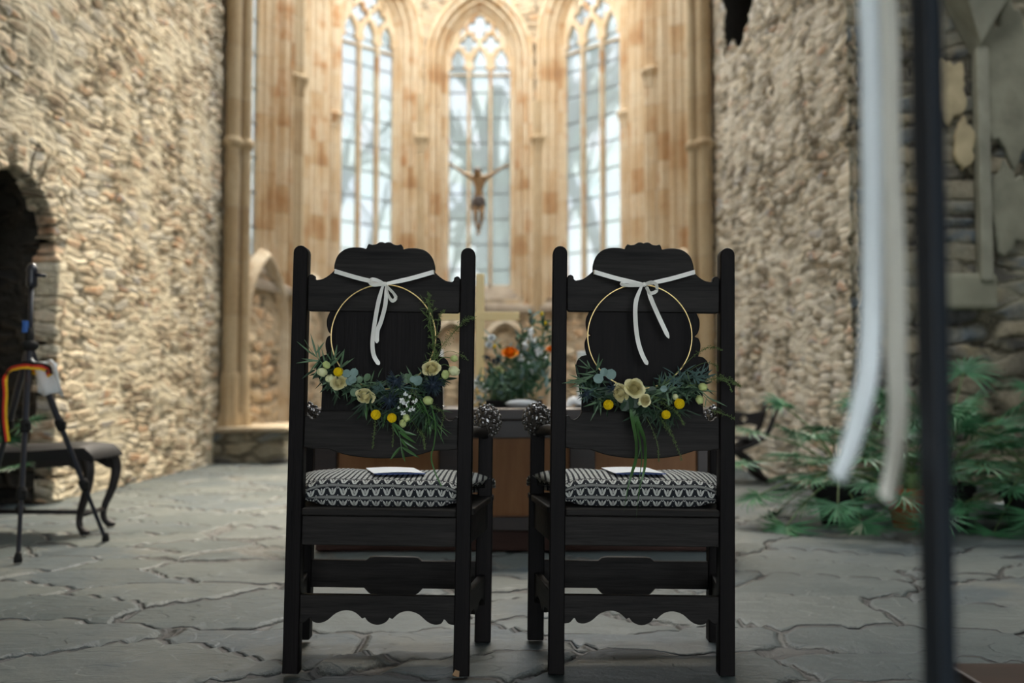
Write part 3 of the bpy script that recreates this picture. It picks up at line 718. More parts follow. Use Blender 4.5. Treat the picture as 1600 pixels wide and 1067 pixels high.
mb.build('seat', MAT['oak_h'], ch, bevel=.004)
# front legs running up into the arm supports
for sx in (-1, 1):
    mb = MB(); x = sx*.289
    mb.box((x, .405, .232), (.052, .052, .464)); 
    mb.box((x, .405, .57), (.046, .044, .24))
    mb.build('leg', MAT['oak_v'], ch, bevel=.004)
# stretchers
def sz(x, y): return ((x-494)/1614.0, .219-(y-682)/1620.0)
L = [sz(130, 682), sz(130, 812)]+seg([sz(150, 810), sz(168, 806), sz(184, 788)], 3)+seg([sz(190, 786), sz(203, 806), sz(235, 810), sz(268, 796), sz(305, 765), sz(350, 751), sz(392, 760), sz(425, 788)], 3)
L += seg([sz(438, 782), sz(452, 800), sz(475, 812), sz(494, 815)], 3)
plate('stretcher', mirror(L), .024, MAT['oak_h'], ch, (), .002, (0, .024, 0))
b = .082
L = [(-.275,.252),(-.275,.165),(-b-.012,.165),(-b+.002,.150),(-b+.014,.143),(b-.014,.143),(b-.002,.150),(b+.012,.165),(.275,.165),(.275,.252),(b+.008,.252),(b-.004,.262),(b-.02,.2645),(-b+.02,.2645),(-b+.004,.262),(-b-.008,.252)]
plate('stretcher', L, .024, MAT['oak_h'], ch, (), .002, (0, .405, 0))
for sx in (-1, 1):
    Ls = [(0,.215),(0,.125),(.03,.12),(.05,.14),(.09,.155),(.14,.150),(.17,.128),(.185,.140),(.20,.128),(.23,.150),(.28,.155),(.32,.14),(.34,.12),(.37,.125),(.37,.215)]
    plate('stretcher', Ls, .022, MAT['oak_h'], ch, (), .002, (sx*.240, .035, 0), (0,0, pi/2-sx*atan(.047/.37)))
# arms ending in curly carved heads
def knobbly(c, r, sc, nseed, nb=46):
    mb = MB(); mb.ball(c, r, 18, 12, sc=sc)
    for k in range(nb):
        zz = 1-2*(k+.5)/nb; a = k*2.39996; q = Vector((sqrt(1-zz*zz)*cos(a), sqrt(1-zz*zz)*sin(a), zz))
        p = Vector(c)+Vector((q.x*r*sc[0], q.y*r*sc[1], q.z*r*sc[2]))
        mb.ball(p, r*.19, 8, 5)
    return mb
for sx in (-1, 1):
    arm = MB(); P = spline([(sx*.240, .05, .672), (sx*.252, .16, .678), (sx*.270, .29, .672), (sx*.285, .39, .662)], 5)
    arm.tube(P, [.017]*len(P), 8); ao = arm.build('arm', MAT['oak_v'], ch, True)
    hx = sx*.292
    mb = knobbly((hx, .395, .703), .042, (1.0, 1.05, 1.18), 1, 64)
    mb.ball((hx, .455, .690), .024, 12, 8, sc=(1, 1.5, .9)); mb.ball((hx-sx*.012, .350, .700), .014, 12, 8, sc=(.95,1,1.2)); mb.ball((hx-sx*.008, .352, .672), .012, 12, 8, sc=(.9,.9,1.6))
    mb.build('carved_head', MAT['carved'], ao, True)
chair_l = ch; 
TL, TR = radians(.83), radians(.68)
chair_l.location = (-.3832, 2.836, .004); chair_l.rotation_euler = (0, TL, 0)
chair_r = copy_tree(chair_l, None, (.3640, 2.836, .003), (0, TR, 0))
tag(chair_l, 'dark carved oak armchair with tall scalloped back, standing left of its twin', 'chair', 'pair of carved oak armchairs')
tag(chair_r, 'dark carved oak armchair with tall scalloped back, standing right of its twin', 'chair', 'pair of carved oak armchairs')
mb = MB(); mb.box((0,0,0), (.020,.008,.022), (0,.3,0), taper=.5); wr = mb.build('worn_corner', MAT['worn'], chair_l, loc=(.228, .0025, .012)); wr['label'] = 'bare wood where the foot is chipped'

# cushions
def cushion(cx, tilt, label, yl):
    mb = MB(); prof = []
    nu, nv = 40, 24
    # rounded cross-section swept: build as a superellipsoid-like pad over a trapezoid
    H = .078; vs = []; uvs = []
    yb, yf = .050, .470
    def hw(y): return .222+(y-yb)/(yf-yb)*.088+(.012 if y > .1 else 0)
    rows = []
    m_ = 44
    for k in range(m_+1):                                       # around the section in (y,z): starts bottom back, up, over the top, down the front
        t = k/m_
        rows.append(t)
    def secpt(t):
        per = [(.0, (yb+.012, 0)), (.03, (yb+.002, .008)), (.09, (yb-.004, .022)), (.13, (yb+.001, .036)), (.145, (yb+.001, .040)), (.20, (yb-.004, .055)), (.25, (yb+.006, .070)), (.29, (yb+.025, .077)), (.45, (.17, .082)), (.6, (.26, .084)), (.78, (.40, .080)), (.85, (yf-.02, .072)), (.9, (yf, .055)), (.95, (yf, .02)), (1.0, (yf-.015, .0))]
        for (a, p), (b_, q) in zip(per, per[1:]):
            if t <= b_:
                s = (t-a)/(b_-a); return p[0]+(q[0]-p[0])*s, p[1]+(q[1]-p[1])*s
        return per[-1][1]
    arc = 0; last = None; V_ = []; U_ = []
    for k in range(m_+1):
        y, z = secpt(k/m_)
        if last: arc += math.hypot(y-last[0], z-last[1])
        last = (y, z)
        for i_ in range(nu+1):
            s = -1+2*i_/nu; e = 1-abs(s)**8*.30; yy = .26+(y-.26)*(1-.04*abs(s)**6)
            x = s*(hw(y)); zz = z*e+.0015*sin(x*40+y*20) if z > .03 else z+(.03*abs(s)**10 if z < .01 else 0)
            V_.append((x, yy, zz)); U_.append((x, arc))
    fs = [(k*(nu+1)+i_, (k+1)*(nu+1)+i_, (k+1)*(nu+1)+i_+1, k*(nu+1)+i_+1) for k in range(m_) for i_ in range(nu)]
    fs = [tuple(reversed(f)) for f in fs]
    # end caps
    for side in (0, nu):
        idx = [k*(nu+1)+side for k in range(m_+1)]
        c_ = len(V_); V_.append((V_[idx[0]][0]*1.0+(.012 if side else -.012)*1.0, .26, .038)); U_.append((.26, .04))
        for k in range(m_): fs.append((idx[k], idx[k+1], c_) if side == 0 else (idx[k+1], idx[k], c_))
    mb.add(V_, fs); o = mb.build('seat_cushion', MAT['cushion'], None, True)
    uv = o.data.uv_layers.new(name='UVMap')
    for lp in o.data.loops:
        v_ = lp.vertex_index; uv.data[lp.index].uv = U_[v_]
    # side faces read the pattern along y
    for p in o.data.polygons:
        if abs(p.normal.x) > .75:
            for li in p.loop_indices: q = V_[o.data.loops[li].vertex_index]; uv.data[li].uv = (q[1], q[2])
    o.location = (cx, 2.836, .468); o.rotation_euler = (0, tilt, 0)
    tag(o, label, 'cushion', 'patterned seat cushions'); return o
def onchair(base, tilt, p): return Vector(base)+Matrix.Rotation(tilt, 3, 'Y')@Vector(p)
cushion(-.3832+.0068, TL, 'grey and white tulip-patterned cushion on the left armchair', 0)
cushion(.3640+.0055, TR, 'grey and white tulip-patterned cushion on the right armchair', 0)
for base, tilt, lab, xo in (((-.3832,2.836,.0), TL, 'folded white leaflet with blue edge on the left cushion', .02), ((.3640,2.836,.0), TR, 'folded white leaflet with blue edge on the right cushion', .0)):
    e_ = empty('leaflet', onchair(base, tilt, (xo, .22, .5565)), (0, tilt, .25 if xo else .1)); tag(e_, lab, 'leaflet', 'leaflets on the cushions')
    MB().box((0,0,0), (.15,.21,.002)).build('cover', MAT['bluepaper'], e_)
    mb = MB(); mb.ribbon([(-.075+.15*k/8, 0, .002+.003*sin(pi*k/8)) for k in range(9)], .205, (0,1,0)); mb.build('page', MAT['paper'], e_, loc=(-.004,.004,0), solid=.001)

# ================================================================== WREATHS
def wreath_kit(root, cx, cy, ox, d0=2.805):
    """returns functions taking coordinates in the close-up frame (2.963 per px, origin ox,360)"""
    s = 2.793/F*1.0
    def W(x, y, dep=0):
        px = ox+x/2.963; py = 360+y/2.963
        return at(px, py, d0-dep)-root.location
    return W
U = 1/1650.0
def rose(root, c, r, face=(0,-1,.25), mat='rose', name='rose', seed=0):
    rnd = random.Random(seed+int(c[0]*1e4)); mb = MB(); R = Vector((0,0,1)).rotation_difference(Vector(face).normalized()).to_matrix(); c = Vector(c)
    # nested cupped petals
    for lay, (n, rr, hh, op) in enumerate(((5, 1.0, .52, .50), (5, .84, .70, .26), (5, .68, .82, .14), (4, .52, .92, .06), (4, .38, .98, .02), (3, .25, 1.02, 0), (2, .13, 1.03, 0))):
        for k in range(n):
            a0 = 2*pi*k/n+lay*.7+rnd.uniform(-.15,.15); sp_ = 2*pi/n*.72; vs = []; nu, nv = 6, 5
            for j in range(nv+1):
                t = j/nv
                for i_ in range(nu+1):
                    u = -1+2*i_/nu; a = a0+u*sp_
                    st = .34+.08*lay; rad = rr*(st+(1-st)*sin(t*pi/2)**.8)*(1+op*.45*t**3)*(1-(.26 if lay < 2 else .10)*u*u*t); z = hh*t*(1-.18*u*u*t)-.38-op*.35*t**3
                    z += .04*sin(a*5+lay)*t
                    vs.append(c+R@Vector((rad*cos(a), rad*sin(a), z))*r)
            mb.add(vs, [(j*(nu+1)+i_, j*(nu+1)+i_+1, (j+1)*(nu+1)+i_+1, (j+1)*(nu+1)+i_) for j in range(nv) for i_ in range(nu)], 1 if lay > 2 else 0)
    mb.ball(c+R@Vector((0,0,-.3))*r, r*.42, 8, 6)
    return mb.build(name, [MAT[mat], MAT['rose_heart' if mat == 'rose' else mat]], root, True)
def bud(root, c, r, dr, mat='budcream', name='flower_bud'):
    mb = MB(); dr = Vector(dr).normalized(); c = Vector(c)
    mb.lathe([(.05*r,-1.0*r),(.55*r,-.75*r),(.92*r,-.2*r),(.95*r,.2*r),(.72*r,.75*r),(.55*r,1.05*r),(.30*r,1.10*r),(.15*r,.8*r)], c, 10, axis=dr)
    for k in range(4):
        q = dr.orthogonal().normalized(); q.rotate(Matrix.Rotation(k*pi/2, 3, dr)); mb.leaf(c-dr*r+q*r*.3, dr+q*.45, 2.0*r, r*1.3, q, .25, .1)
    return mb.build(name, MAT[mat], root, True)
def button(root, c, r):
    mb = MB(); c = Vector(c); mb.ball(c, r*.92, 14, 9)
    for k in range(110):
        zz = 1-2*(k+.5)/110; a = k*2.39996; q = Vector((sqrt(1-zz*zz)*cos(a), sqrt(1-zz*zz)*sin(a), zz)); mb.ball(c+q*r*.93, r*.115, 5, 3)
    return mb.build('yellow_button_flower', MAT['yellow'], root, True)
def thistle(root, c, r, n=60, mat='thistle'):
    mb = MB(); c = Vector(c); rnd = random.Random(int(abs(c.x)*1e5))
    mb.ball(c, r*.30, 10, 7)
    for k in range(n):
        q = Vector((rnd.gauss(0,1), rnd.gauss(0,.6)-.5, rnd.gauss(0,1))).normalized(); L = r*rnd.uniform(.7,1.15)
        mb.leaf(c, q, L, r*.085, (rnd.gauss(0,1), -1, rnd.gauss(0,1)), rnd.uniform(-.1,.2), .3, 3)
    return mb.build('blue_thistle', MAT[mat], root)
def sprig(root, pts, leaves, mat='leaf_olive', name='leaf_sprig', W=.0048, sr=.0009, nr=(0,-1,.2)):
    """stem through pts and leaves given as (base, tip)"""
    mb = MB()
    if pts: P = spline(pts, 5); mb.tube(P, [sr*(1.2-.6*k/len(P)) for k in range(len(P))], 5)
    for b, t in leaves:
        b = Vector(b); t = Vector(t); mb.leaf(b, t-b, (t-b).length, W*random.uniform(.8,1.2), (random.uniform(-.6,.6), -1, random.uniform(-.3,.6)), random.uniform(-.12,.15), .3, 8)
    return mb.build(name, MAT[mat], root)
def panicle(root, pts, dens=60, spread=.012, name='grass_panicle', tip=.5):
    mb = MB(); P = spline(pts, 8); n = len(P); mb.tube(P, [.0007]*n, 4)
    for k in range(dens):
        i_ = int(n*(1-tip)+random.random()*n*tip); i_ = min(n-1, i_); b = P[i_]; q = Vector((random.gauss(0,1), random.gauss(0,.6), random.gauss(0,1)))
        q = q.normalized()*spread*random.uniform(.3,1)*(1.25-.8*(i_/n-(1-tip))/tip); mb.tube([b, b+q], .00028, 3, False); mb.ball(b+q, .0011, 4, 3)
    return mb.build(name, MAT['seed'], root)
def round_leaves(root, lst, mat='leaf_teal', name='eucalyptus_leaf'):
    for (c, r, dr) in lst:
        mb = MB(); c = Vector(c); dr = Vector(dr).normalized()
        mb.leaf(c-dr*r, dr, 2*r, 1.85*r, (random.uniform(-.4,.4), -1, random.uniform(-.1,.5)), random.uniform(-.1,.12), .15, 8, shape='round')
        mb.build(name, MAT[mat], root)
def bush(root, W, pts, n, L=.05, mat='leaf_dark', wd=.007, name='foliage', down=.3, dep=(.0,.035)):
    """a mass of small leaves along a path of close-up points"""
    mb = MB(); P = spline([(a, b, 0) for a, b in pts], 10)
    for k in range(n):
        q = random.choice(P); b = W(q.x+random.gauss(0,14), q.y+random.gauss(0,12), random.uniform(*dep))
        dr = Vector((random.gauss(0,1), random.gauss(-.35,.4), random.gauss(-down,.8))).normalized()
        mb.leaf(b, dr, L*random.uniform(.5,1.2), wd*random.uniform(.6,1.3), (random.uniform(-.7,.7), -1, random.uniform(-.5,.8)), random.uniform(-.2,.3), .3, 5)
    P3 = [W(q.x, q.y, .010) for q in P]; mb.tube(P3, .002, 5)
    o = mb.build(name, MAT[mat], root); return o
def hoop(root, r):
    mb = MB(); mb.tube([(r*cos(2*pi*k/96), 0, r*sin(2*pi*k/96)) for k in range(97)], .0019, 8, False); return mb.build('hoop', MAT['gold'], root, True)
def bow(root, W, left, knot, right, tails, loops, wid=.0122):
    o = None; b_ = MB()
    for e_ in (left, right):
        P = [W(*e_, .004), W((e_[0]*.5+knot[0]*.5), (e_[1]*.5+knot[1]*.5)+4, .008), W(*knot, .012)]; wdt = None
        P = spline(P, 6); e0 = W(*e_, .0)
        sgn = -1 if e_[0] < knot[0] else 1
        P = [e0+Vector((-sgn*.002*0, .03, .001))]+[e0+Vector((sgn*.0005, .004, 0))]+P
        b_.ribbon(P, [wid]*(len(P)-4)+[wid*.9, wid*.8, wid*.7, wid*.6], (0,0,1))
    o = b_.build('ribbon', MAT['ribbon'], root, False, solid=.0006)
    mb = MB(); c = W(*knot, .015); mb.ball(c, .0062, 10, 7, sc=(1.0,.8,1.0)); 
    for tl in tails:
        P = spline([W(x, y, .013+.003*sin(i_*1.7)) for i_, (x, y) in enumerate(tl)], 7); n = len(P)
        mb.ribbon(P, [wid*(.55+.45*min(1, k/6)) for k in range(n-2)]+[wid*.7, wid*.15], (1,0,.12), twist=.22)
    for lp in loops:
        P = spline([W(x, y, .016+dp) for x, y, dp in lp], 7); mb.ribbon(P, wid*.8, (.25,-.35,1) , twist=.3)
    mb.build('bow', MAT['ribbon'], root, False, solid=.0005)

random.seed(11)
# ---- left wreath
c = at(599, 526, 2.805); wl = empty('hoop_wreath', c); W = wreath_kit(wl, 599, 526, 420)
tag(wl, 'brass hoop wreath with white bow and cream, yellow and blue flowers, on the left armchair', 'wreath', 'flower hoops tied to the chair backs')
hoop(wl, .1475)
bow(wl, W, (304,188), (536,248), (763,192), [[(528,256),(508,330),(490,430),(480,520),(487,580),(512,622)], [(543,262),(540,340),(520,420),(503,465),(500,522)]],
    [[(536,250,0),(505,232,.010),(478,226,.012),(467,238,.006),(482,252,.002),(515,250,.0),(536,250,0)], [(540,252,0),(555,268,.008),(578,292,.012),(588,312,.008),(572,326,.004),(553,300,0),(543,262,0)]])
bush(wl, W, [(235,640),(300,690),(400,730),(500,760),(620,750),(720,720),(800,680)], 240, .045, 'leaf_dark')
bush(wl, W, [(330,700),(430,720),(560,700),(680,690),(770,670)], 70, .045, 'leaf_olive', .006)
bush(wl, W, [(430,760),(520,830),(620,830),(720,830),(770,850)], 110, .06, 'leaf_dark', .005, down=1.2)
bush(wl, W, [(600,730),(680,790),(740,850),(770,890)], 60, .075, 'grass', .0025, 'fine_greenery', 1.6)
def rays(W, o, tips, **k): return [(W(*o, .03), W(*t, random.uniform(.03,.06))) for t in tips]
sprig(wl, [W(290,690,.02), W(250,620,.035), W(200,560,.03), W(165,505,.03)], rays(W,(225,590),[(192,475),(125,512)])+rays(W,(215,575),[(176,560),(258,515)])+rays(W,(235,600),[(124,612),(182,660),(230,525)])+rays(W,(250,610),[(150,590),(205,680)]), W=.0052)
sprig(wl, [W(310,670,.03), W(300,600,.035), W(330,560,.03)], rays(W,(300,620),[(348,556),(262,560),(285,545),(316,530)])+rays(W,(330,640),[(395,588),(352,545),(370,600)])+rays(W,(270,640),[(230,700),(240,545),(345,570)]), W=.0055)
sprig(wl, [W(270,700,.02), W(330,780,.03)], rays(W,(280,700),[(235,720),(320,775),(260,730)]), W=.004)
bud(wl, W(250,657,.045), .0135, (-.8,-.5,.2)); bud(wl, W(268,624,.04), .011, (-.6,-.2,.8), 'bud'); bud(wl, W(285,685,.04), .013, (-.5,-.8,-.2))
rose(wl, W(325,705,.048), .0215, (.5,-1,-.7), seed=1); rose(wl, W(447,768,.046), .0245, (-.1,-.8,-.7), seed=2); rose(wl, W(752,637,.046), .0235, (-.1,-.9,.7), seed=3)
button(wl, W(321,655,.062), .0128); button(wl, W(495,853,.055), .0138); button(wl, W(570,868,.055), .0130)
round_leaves(wl, [(W(360,662,.055), .0125, (-1,0,.4)), (W(395,658,.056), .0125, (.4,0,1)), (W(388,690,.06), .012, (.8,0,.5)), (W(372,700,.05), .011, (.3,0,-1))])
round_leaves(wl, [(W(457,680,.045), .0115, (.5,0,.6)), (W(640,685,.045), .0145, (-.2,0,1)), (W(420,690,.04), .010, (.5,0,.7)), (W(395,750,.04), .012, (.2,0,-1)), (W(410,730,.035), .013, (.4,0,-1))], 'leaf_olive', 'round_leaf')
round_leaves(wl, [(W(690,695,.05), .015, (.4,0,1)), (W(668,690,.05), .010, (-.6,0,.5))])
thistle(wl, W(588,700,.05), .033); thistle(wl, W(560,788,.05), .034); thistle(wl, W(762,712,.055), .036, 80); thistle(wl, W(505,735,.04), .024, 34, 'thistle_leaf')
sprig(wl, [W(470,735,.03), W(560,740,.035), W(640,720,.045), W(740,700,.045)], rays(W,(600,720),[(540,700),(640,700),(700,735),(660,760)])+rays(W,(540,740),[(470,720),(500,690),(455,750)]), 'thistle_leaf', W=.005)
def gyps(root, W, pts):
    mb = MB(); st = MB()
    for x, y, r in pts:
        c = W(x, y, .055)
        for k in range(7): mb.ball(c+Vector((random.gauss(0,1), random.gauss(0,1), random.gauss(0,1)))*r*.45, r*.42, 5, 4, jit=.2)
        st.tube(spline([W(680+random.uniform(-20,20), 700, .03), W((x+680)/2, (y+720)/2, .045), c], 4), .0004, 3, False)
    o = mb.build('babys_breath', MAT['white_fl'], root); st.build('stem', MAT['stem'], o)
gyps(wl, W, [(628,760,.006),(652,770,.0045),(618,790,.0085),(630,800,.007),(600,815,.005),(683,787,.006),(670,795,.005),(655,830,.006),(668,828,.005),(620,845,.006),(640,760,.003),(645,795,.004),(640,815,.003)])
bud(wl, W(735,787,.05), .0135, (1,-.3,-.2), 'bud'); bud(wl, W(636,866,.05), .0105, (.6,-.3,-.9), 'bud'); bud(wl, W(620,892,.05), .0105, (.4,-.3,-.9), 'bud')
bud(wl, W(855,650,.045), .0150, (.9,-.3,-.3), 'budcream'); bud(wl, W(857,593,.045), .010, (1,-.1,0), 'bud'); bud(wl, W(817,670,.045), .0125, (.1,-.6,.8), 'bud')
mb = MB()
for q in ([(760,640),(800,590),(850,592)], [(765,650),(810,620),(850,640)], [(770,690),(800,685),(815,675)], [(430,720),(470,720),(500,728)]): mb.tube(spline([W(x, y, .035) for x, y in q], 5), .0012, 5)
mb.build('stem', MAT['stem'], wl)
bush(wl, W, [(770,610),(765,560),(755,480),(745,400),(735,320)], 120, .022, 'seed', .0022, 'fern_sprig', -.6, (0,.02))
panicle(wl, [W(765,620,.02), W(768,500,.02), W(752,380,.02), W(735,290,.02)], 160, .009, tip=.9)
panicle(wl, [W(765,610,.02), W(800,540,.03), W(850,480,.03), W(905,420,.03), W(950,405,.03)], 190, .017, tip=.75)
panicle(wl, [W(765,600,.02), W(830,560,.03), W(890,575,.03), W(920,600,.03)], 24, .008, tip=.4)
panicle(wl, [W(760,580,.02), W(775,480,.02), W(790,400,.03), W(815,370,.03)], 50, .009, tip=.5)
panicle(wl, [W(470,800,.03), W(492,880,.04), W(486,950,.045), W(480,1012,.045)], 70, .006, tip=.7)
panicle(wl, [W(560,850,.03), W(575,930,.04), W(572,1000,.045)], 40, .005, tip=.6)
panicle(wl, [W(640,850,.03), W(690,920,.04), W(718,960,.045), W(722,1012,.045)], 90, .007, tip=.7)
panicle(wl, [W(720,780,.03), W(770,820,.04), W(810,850,.045), W(795,920,.045)], 80, .008, tip=.8)
sprig(wl, [W(560,870,.03), W(600,930,.045), W(612,990,.05), W(620,1060,.055)], rays(W,(570,890),[(545,850),(600,960),(640,940)])+rays(W,(600,930),[(685,945),(680,985)])+rays(W,(608,960),[(690,1020),(650,1010)])+rays(W,(612,1000),[(632,1075),(560,1062),(700,1055)])+rays(W,(450,800),[(450,875)])+rays(W,(540,850),[(530,920)]), 'grass', W=.008)
mb = MB(); P = spline([W(750,800,.04), W(772,900,.05), W(765,990,.055), W(752,1050,.055), W(770,1120,.055), W(800,1185,.05)], 8); mb.ribbon(P, .0042, (1,0,.2), twist=.6)
P = spline([W(700,780,.04), W(735,850,.05), W(748,930,.055)], 8); mb.ribbon(P, .003, (1,0,.2), twist=.6); mb.build('grass_blade', MAT['grass'], wl)
# ---- right wreath
c = at(999.7, 525.5, 2.805); wr_ = empty('hoop_wreath', c); W = wreath_kit(wr_, 0, 0, 800)
tag(wr_, 'brass hoop wreath with long trailing grass and paired cream roses, on the right armchair', 'wreath', 'flower hoops tied to the chair backs')
hoop(wr_, .1470)
bow(wr_, W, (381,192), (612,250), (847,192), [[(600,258),(574,330),(572,420),(583,510),(603,575),(628,622)], [(625,262),(645,320),(680,400),(727,500)]],
    [[(610,252,0),(570,245,.006),(535,236,.010),(508,240,.008),(515,252,.003),(560,254,.0),(608,252,0)], [(616,250,0),(645,240,.012),(668,250,.014),(668,280,.010),(640,290,.006),(620,262,0)]])
bush(wr_, W, [(330,680),(380,740),(460,780),(560,790),(660,770),(780,740),(860,720)], 230, .045, 'leaf_dark')
bush(wr_, W, [(560,800),(620,830),(700,850),(780,830)], 90, .05, 'leaf_dark', .005, down=.9)
bush(wr_, W, [(690,710),(760,690),(850,680),(880,670)], 70, .045, 'thistle_leaf', .005, 'teal_foliage', -.2)
bush(wr_, W, [(620,740),(720,735),(840,720)], 60, .05, 'leaf_olive', .006)
sprig(wr_, [W(440,730,.02), W(390,660,.035), W(350,620,.035)], rays(W,(360,640),[(305,588),(350,600),(300,625)])+rays(W,(390,650),[(408,570),(422,590),(345,660)])+rays(W,(380,670),[(228,708),(300,660),(262,735)])+rays(W,(350,700),[(228,705),(268,668),(255,690)]), W=.0050)
sprig(wr_, [W(450,760,.02), W(400,780,.035), W(370,800,.035)], rays(W,(410,790),[(360,885),(410,860),(325,820)])+rays(W,(390,740),[(290,745),(310,790),(285,720)]), W=.0055)
sprig(wr_, [W(430,760,.02), W(350,750,.035)], rays(W,(345,752),[(320,700),(300,770),(395,725),(400,775),(350,805),(330,800)]), 'thistle_leaf', W=.005)
thistle(wr_, W(345,757,.04), .024, 34, 'thistle'); thistle(wr_, W(470,730,.035), .028, 40, 'thistle')
sprig(wr_, [W(690,715,.02), W(760,690,.035), W(880,675,.035)], rays(W,(750,695),[(720,655),(700,690),(745,740)])+rays(W,(840,680),[(830,640),(870,650),(905,670),(850,715),(900,700)])+rays(W,(800,690),[(780,660),(830,700)]), 'thistle_leaf', W=.006)
round_leaves(wr_, [(W(400,686,.055), .0145, (-1,0,.2)), (W(426,656,.055), .012, (.2,0,1)), (W(458,666,.055), .0155, (.2,0,1)), (W(702,733,.05), .010, (1,0,0))])
round_leaves(wr_, [(W(540,800,.05), .018, (.1,0,-1)), (W(520,815,.05), .014, (-.5,0,-.8)), (W(570,800,.045), .014, (.5,0,-.6)), (W(650,740,.045), .012, (1,0,.2)), (W(450,760,.04), .013, (1,0,.2)), (W(600,750,.04), .012, (1,0,-.2))], 'leaf_dark', 'dark_round_leaf')
rose(wr_, W(500,752,.046), .0240, (-.7,-.8,-.3), seed=5); rose(wr_, W(568,728,.058), .0265, (.25,-1,.45), seed=6); rose(wr_, W(616,786,.052), .0165, (.4,-1,.1), seed=7)
bud(wr_, W(590,802,.055), .006, (0,-.5,.5)); bud(wr_, W(757,772,.04), .0085, (-.2,-.2,1), 'budcream')
button(wr_, W(446,807,.055), .0140); button(wr_, W(775,802,.055), .0145); button(wr_, W(713,853,.050), .0125)
bud(wr_, W(882,724,.045), .012, (.9,-.3,-.3), 'bud'); bud(wr_, W(868,782,.045), .012, (.2,-.3,-1), 'bud')
mb = MB()
for q in ([(620,760),(700,780),(765,800)], [(640,800),(690,830),(712,850)], [(400,780),(425,790),(446,805)], [(800,720),(850,715),(880,724)], [(660,730),(720,700),(770,650)]): mb.tube(spline([W(x, y, .035) for x, y in q], 5), .0013, 5)
mb.build('stem', MAT['stem'], wr_)
panicle(wr_, [W(770,650,.01), W(820,600,.02), W(870,560,.02), W(925,540,.02), W(972,555,.02)], 90, .008, tip=.6)
panicle(wr_, [W(780,680,.01), W(850,630,.02), W(900,612,.02), W(945,625,.02), W(952,650,.02)], 40, .006, tip=.4)
panicle(wr_, [W(850,700,.02), W(910,690,.03), W(970,685,.03), W(1020,700,.03), W(1055,720,.03)], 210, .013, tip=.75)
panicle(wr_, [W(960,690,.03), W(1000,705,.03), W(1018,745,.03)], 40, .006, tip=.7)
panicle(wr_, [W(860,800,.02), W(920,830,.03), W(980,850,.03), W(1030,870,.03)], 60, .010, tip=.6)
panicle(wr_, [W(640,770,.02), W(700,800,.04), W(760,840,.045), W(797,900,.045)], 170, .009, tip=.9)
panicle(wr_, [W(660,830,.02), W(710,900,.04), W(745,960,.045), W(785,1060,.05)], 170, .009, tip=.85)
panicle(wr_, [W(600,830,.02), W(650,920,.04), W(675,1000,.045), W(680,1070,.05)], 60, .006, tip=.7)
sprig(wr_, [W(860,730,.02), W(920,800,.03), W(970,830,.03)], rays(W,(900,770),[(890,830),(960,800),(1000,815)])+rays(W,(870,740),[(950,745),(940,800)]), 'leaf_olive', W=.004)
mb = MB()
for q, wd in (([(548,820),(562,900),(575,980),(573,1060),(553,1130),(535,1200),(518,1300)], .0105), ([(560,820),(590,900),(612,960),(618,1040),(612,1110),(590,1200),(575,1330)], .0095), ([(555,830),(585,930),(598,1010),(600,1067),(590,1150),(585,1230)], .004), ([(570,830),(580,920),(595,1000),(580,1060)], .006), ([(552,830),(600,940),(620,1000),(622,1060)], .0065)):
    P = spline([W(x, y, .03+.035*min(1, k_/3)) for k_, (x, y) in enumerate(q)], 8); n = len(P)
    mb.ribbon(P, [wd*min(1, .5+k/8, max(.05, (n-1-k)/n*2.2)) for k in range(n)], (1,.1,.1), twist=1.0)
mb.build('grass_blade', MAT['grass'], wr_)

# ================================================================== ALTAR TABLE AND WHAT STANDS ON IT
AXX = .026; AD = 5.0; AH = .715
alt = empty('altar_table', (AXX, AD, 0)); tag(alt, 'low dark wooden altar table with orange-brown front panels behind the armchairs', 'altar table')
MB().box((0, .35, AH-.03), (2.10, .80, .06)).build('table_top', MAT['altar_dark'], alt, bevel=.008)
MB().box((0, .35, AH-.105), (2.04, .70, .09)).build('frieze', MAT['altar_dark'], alt, bevel=.004)
mb = MB()
for x in (-.967, -.327, .327, .967): mb.box((x, .03, .36), (.13 if abs(x) < .5 else .13, .05, .50))
mb.box((0, .03, .14), (2.06, .05, .07)); mb.build('panel_frame', MAT['altar_dark'], alt, bevel=.004)
MB().box((0, .38, .36), (1.98, .62, .50)).build('carcass', MAT['altar_dark'], alt)
for x, wd in ((-.647, .51), (0, .53), (.647, .51)):
    MB().box((x, .045, .36), (wd, .02, .44)).build('front_panel', MAT['altar_panel'], alt, bevel=.004)
MB().box((0, .37, .05), (2.03, .66, .10)).build('plinth', MAT['altar_red'], alt, bevel=.006)
# pale wooden cross standing on the altar
cr = at(750, 494, 5.42); cb = empty('standing_cross', (cr.x, 5.42, AH)); tag(cb, 'plain pale wooden cross standing on the altar left of the flowers', 'cross')
zt = at(750, 428, 5.42).z-AH; zc = cr.z-AH
MB().box((0, 0, .012), (.20, .16, .024)).build('foot', MAT['pine'], cb, bevel=.003)
MB().box((0, 0, zt/2+.01), (.048, .03, zt-.02)).build('upright', MAT['pine'], cb, bevel=.002)
MB().box((0, -.002, zc), (.430, .028, .046)).build('crossbar', MAT['pine'], cb, bevel=.002)
def candle(px, py, label):
    p = at(px, py, 5.2); h = p.z-AH; e_ = empty('candle', (p.x, 5.2, AH)); tag(e_, label, 'candle', 'white altar candles')
    MB().lathe([(.028,0),(.030,.004),(.030,h-.006),(.026,h-.002),(.012,h-.008)], (0,0,0), 18).build('wax', MAT['wax'], e_, True, ang=40)
    MB().tube([(0,0,h-.01),(.001,0,h+.008)], .0012, 5).build('wick', MAT['rubber'], e_)
    MB().lathe([(.05,0),(.052,.004),(.046,.010),(.034,.012)], (0,0,0), 18).build('candle_plate', MAT['chrome'], e_, True)
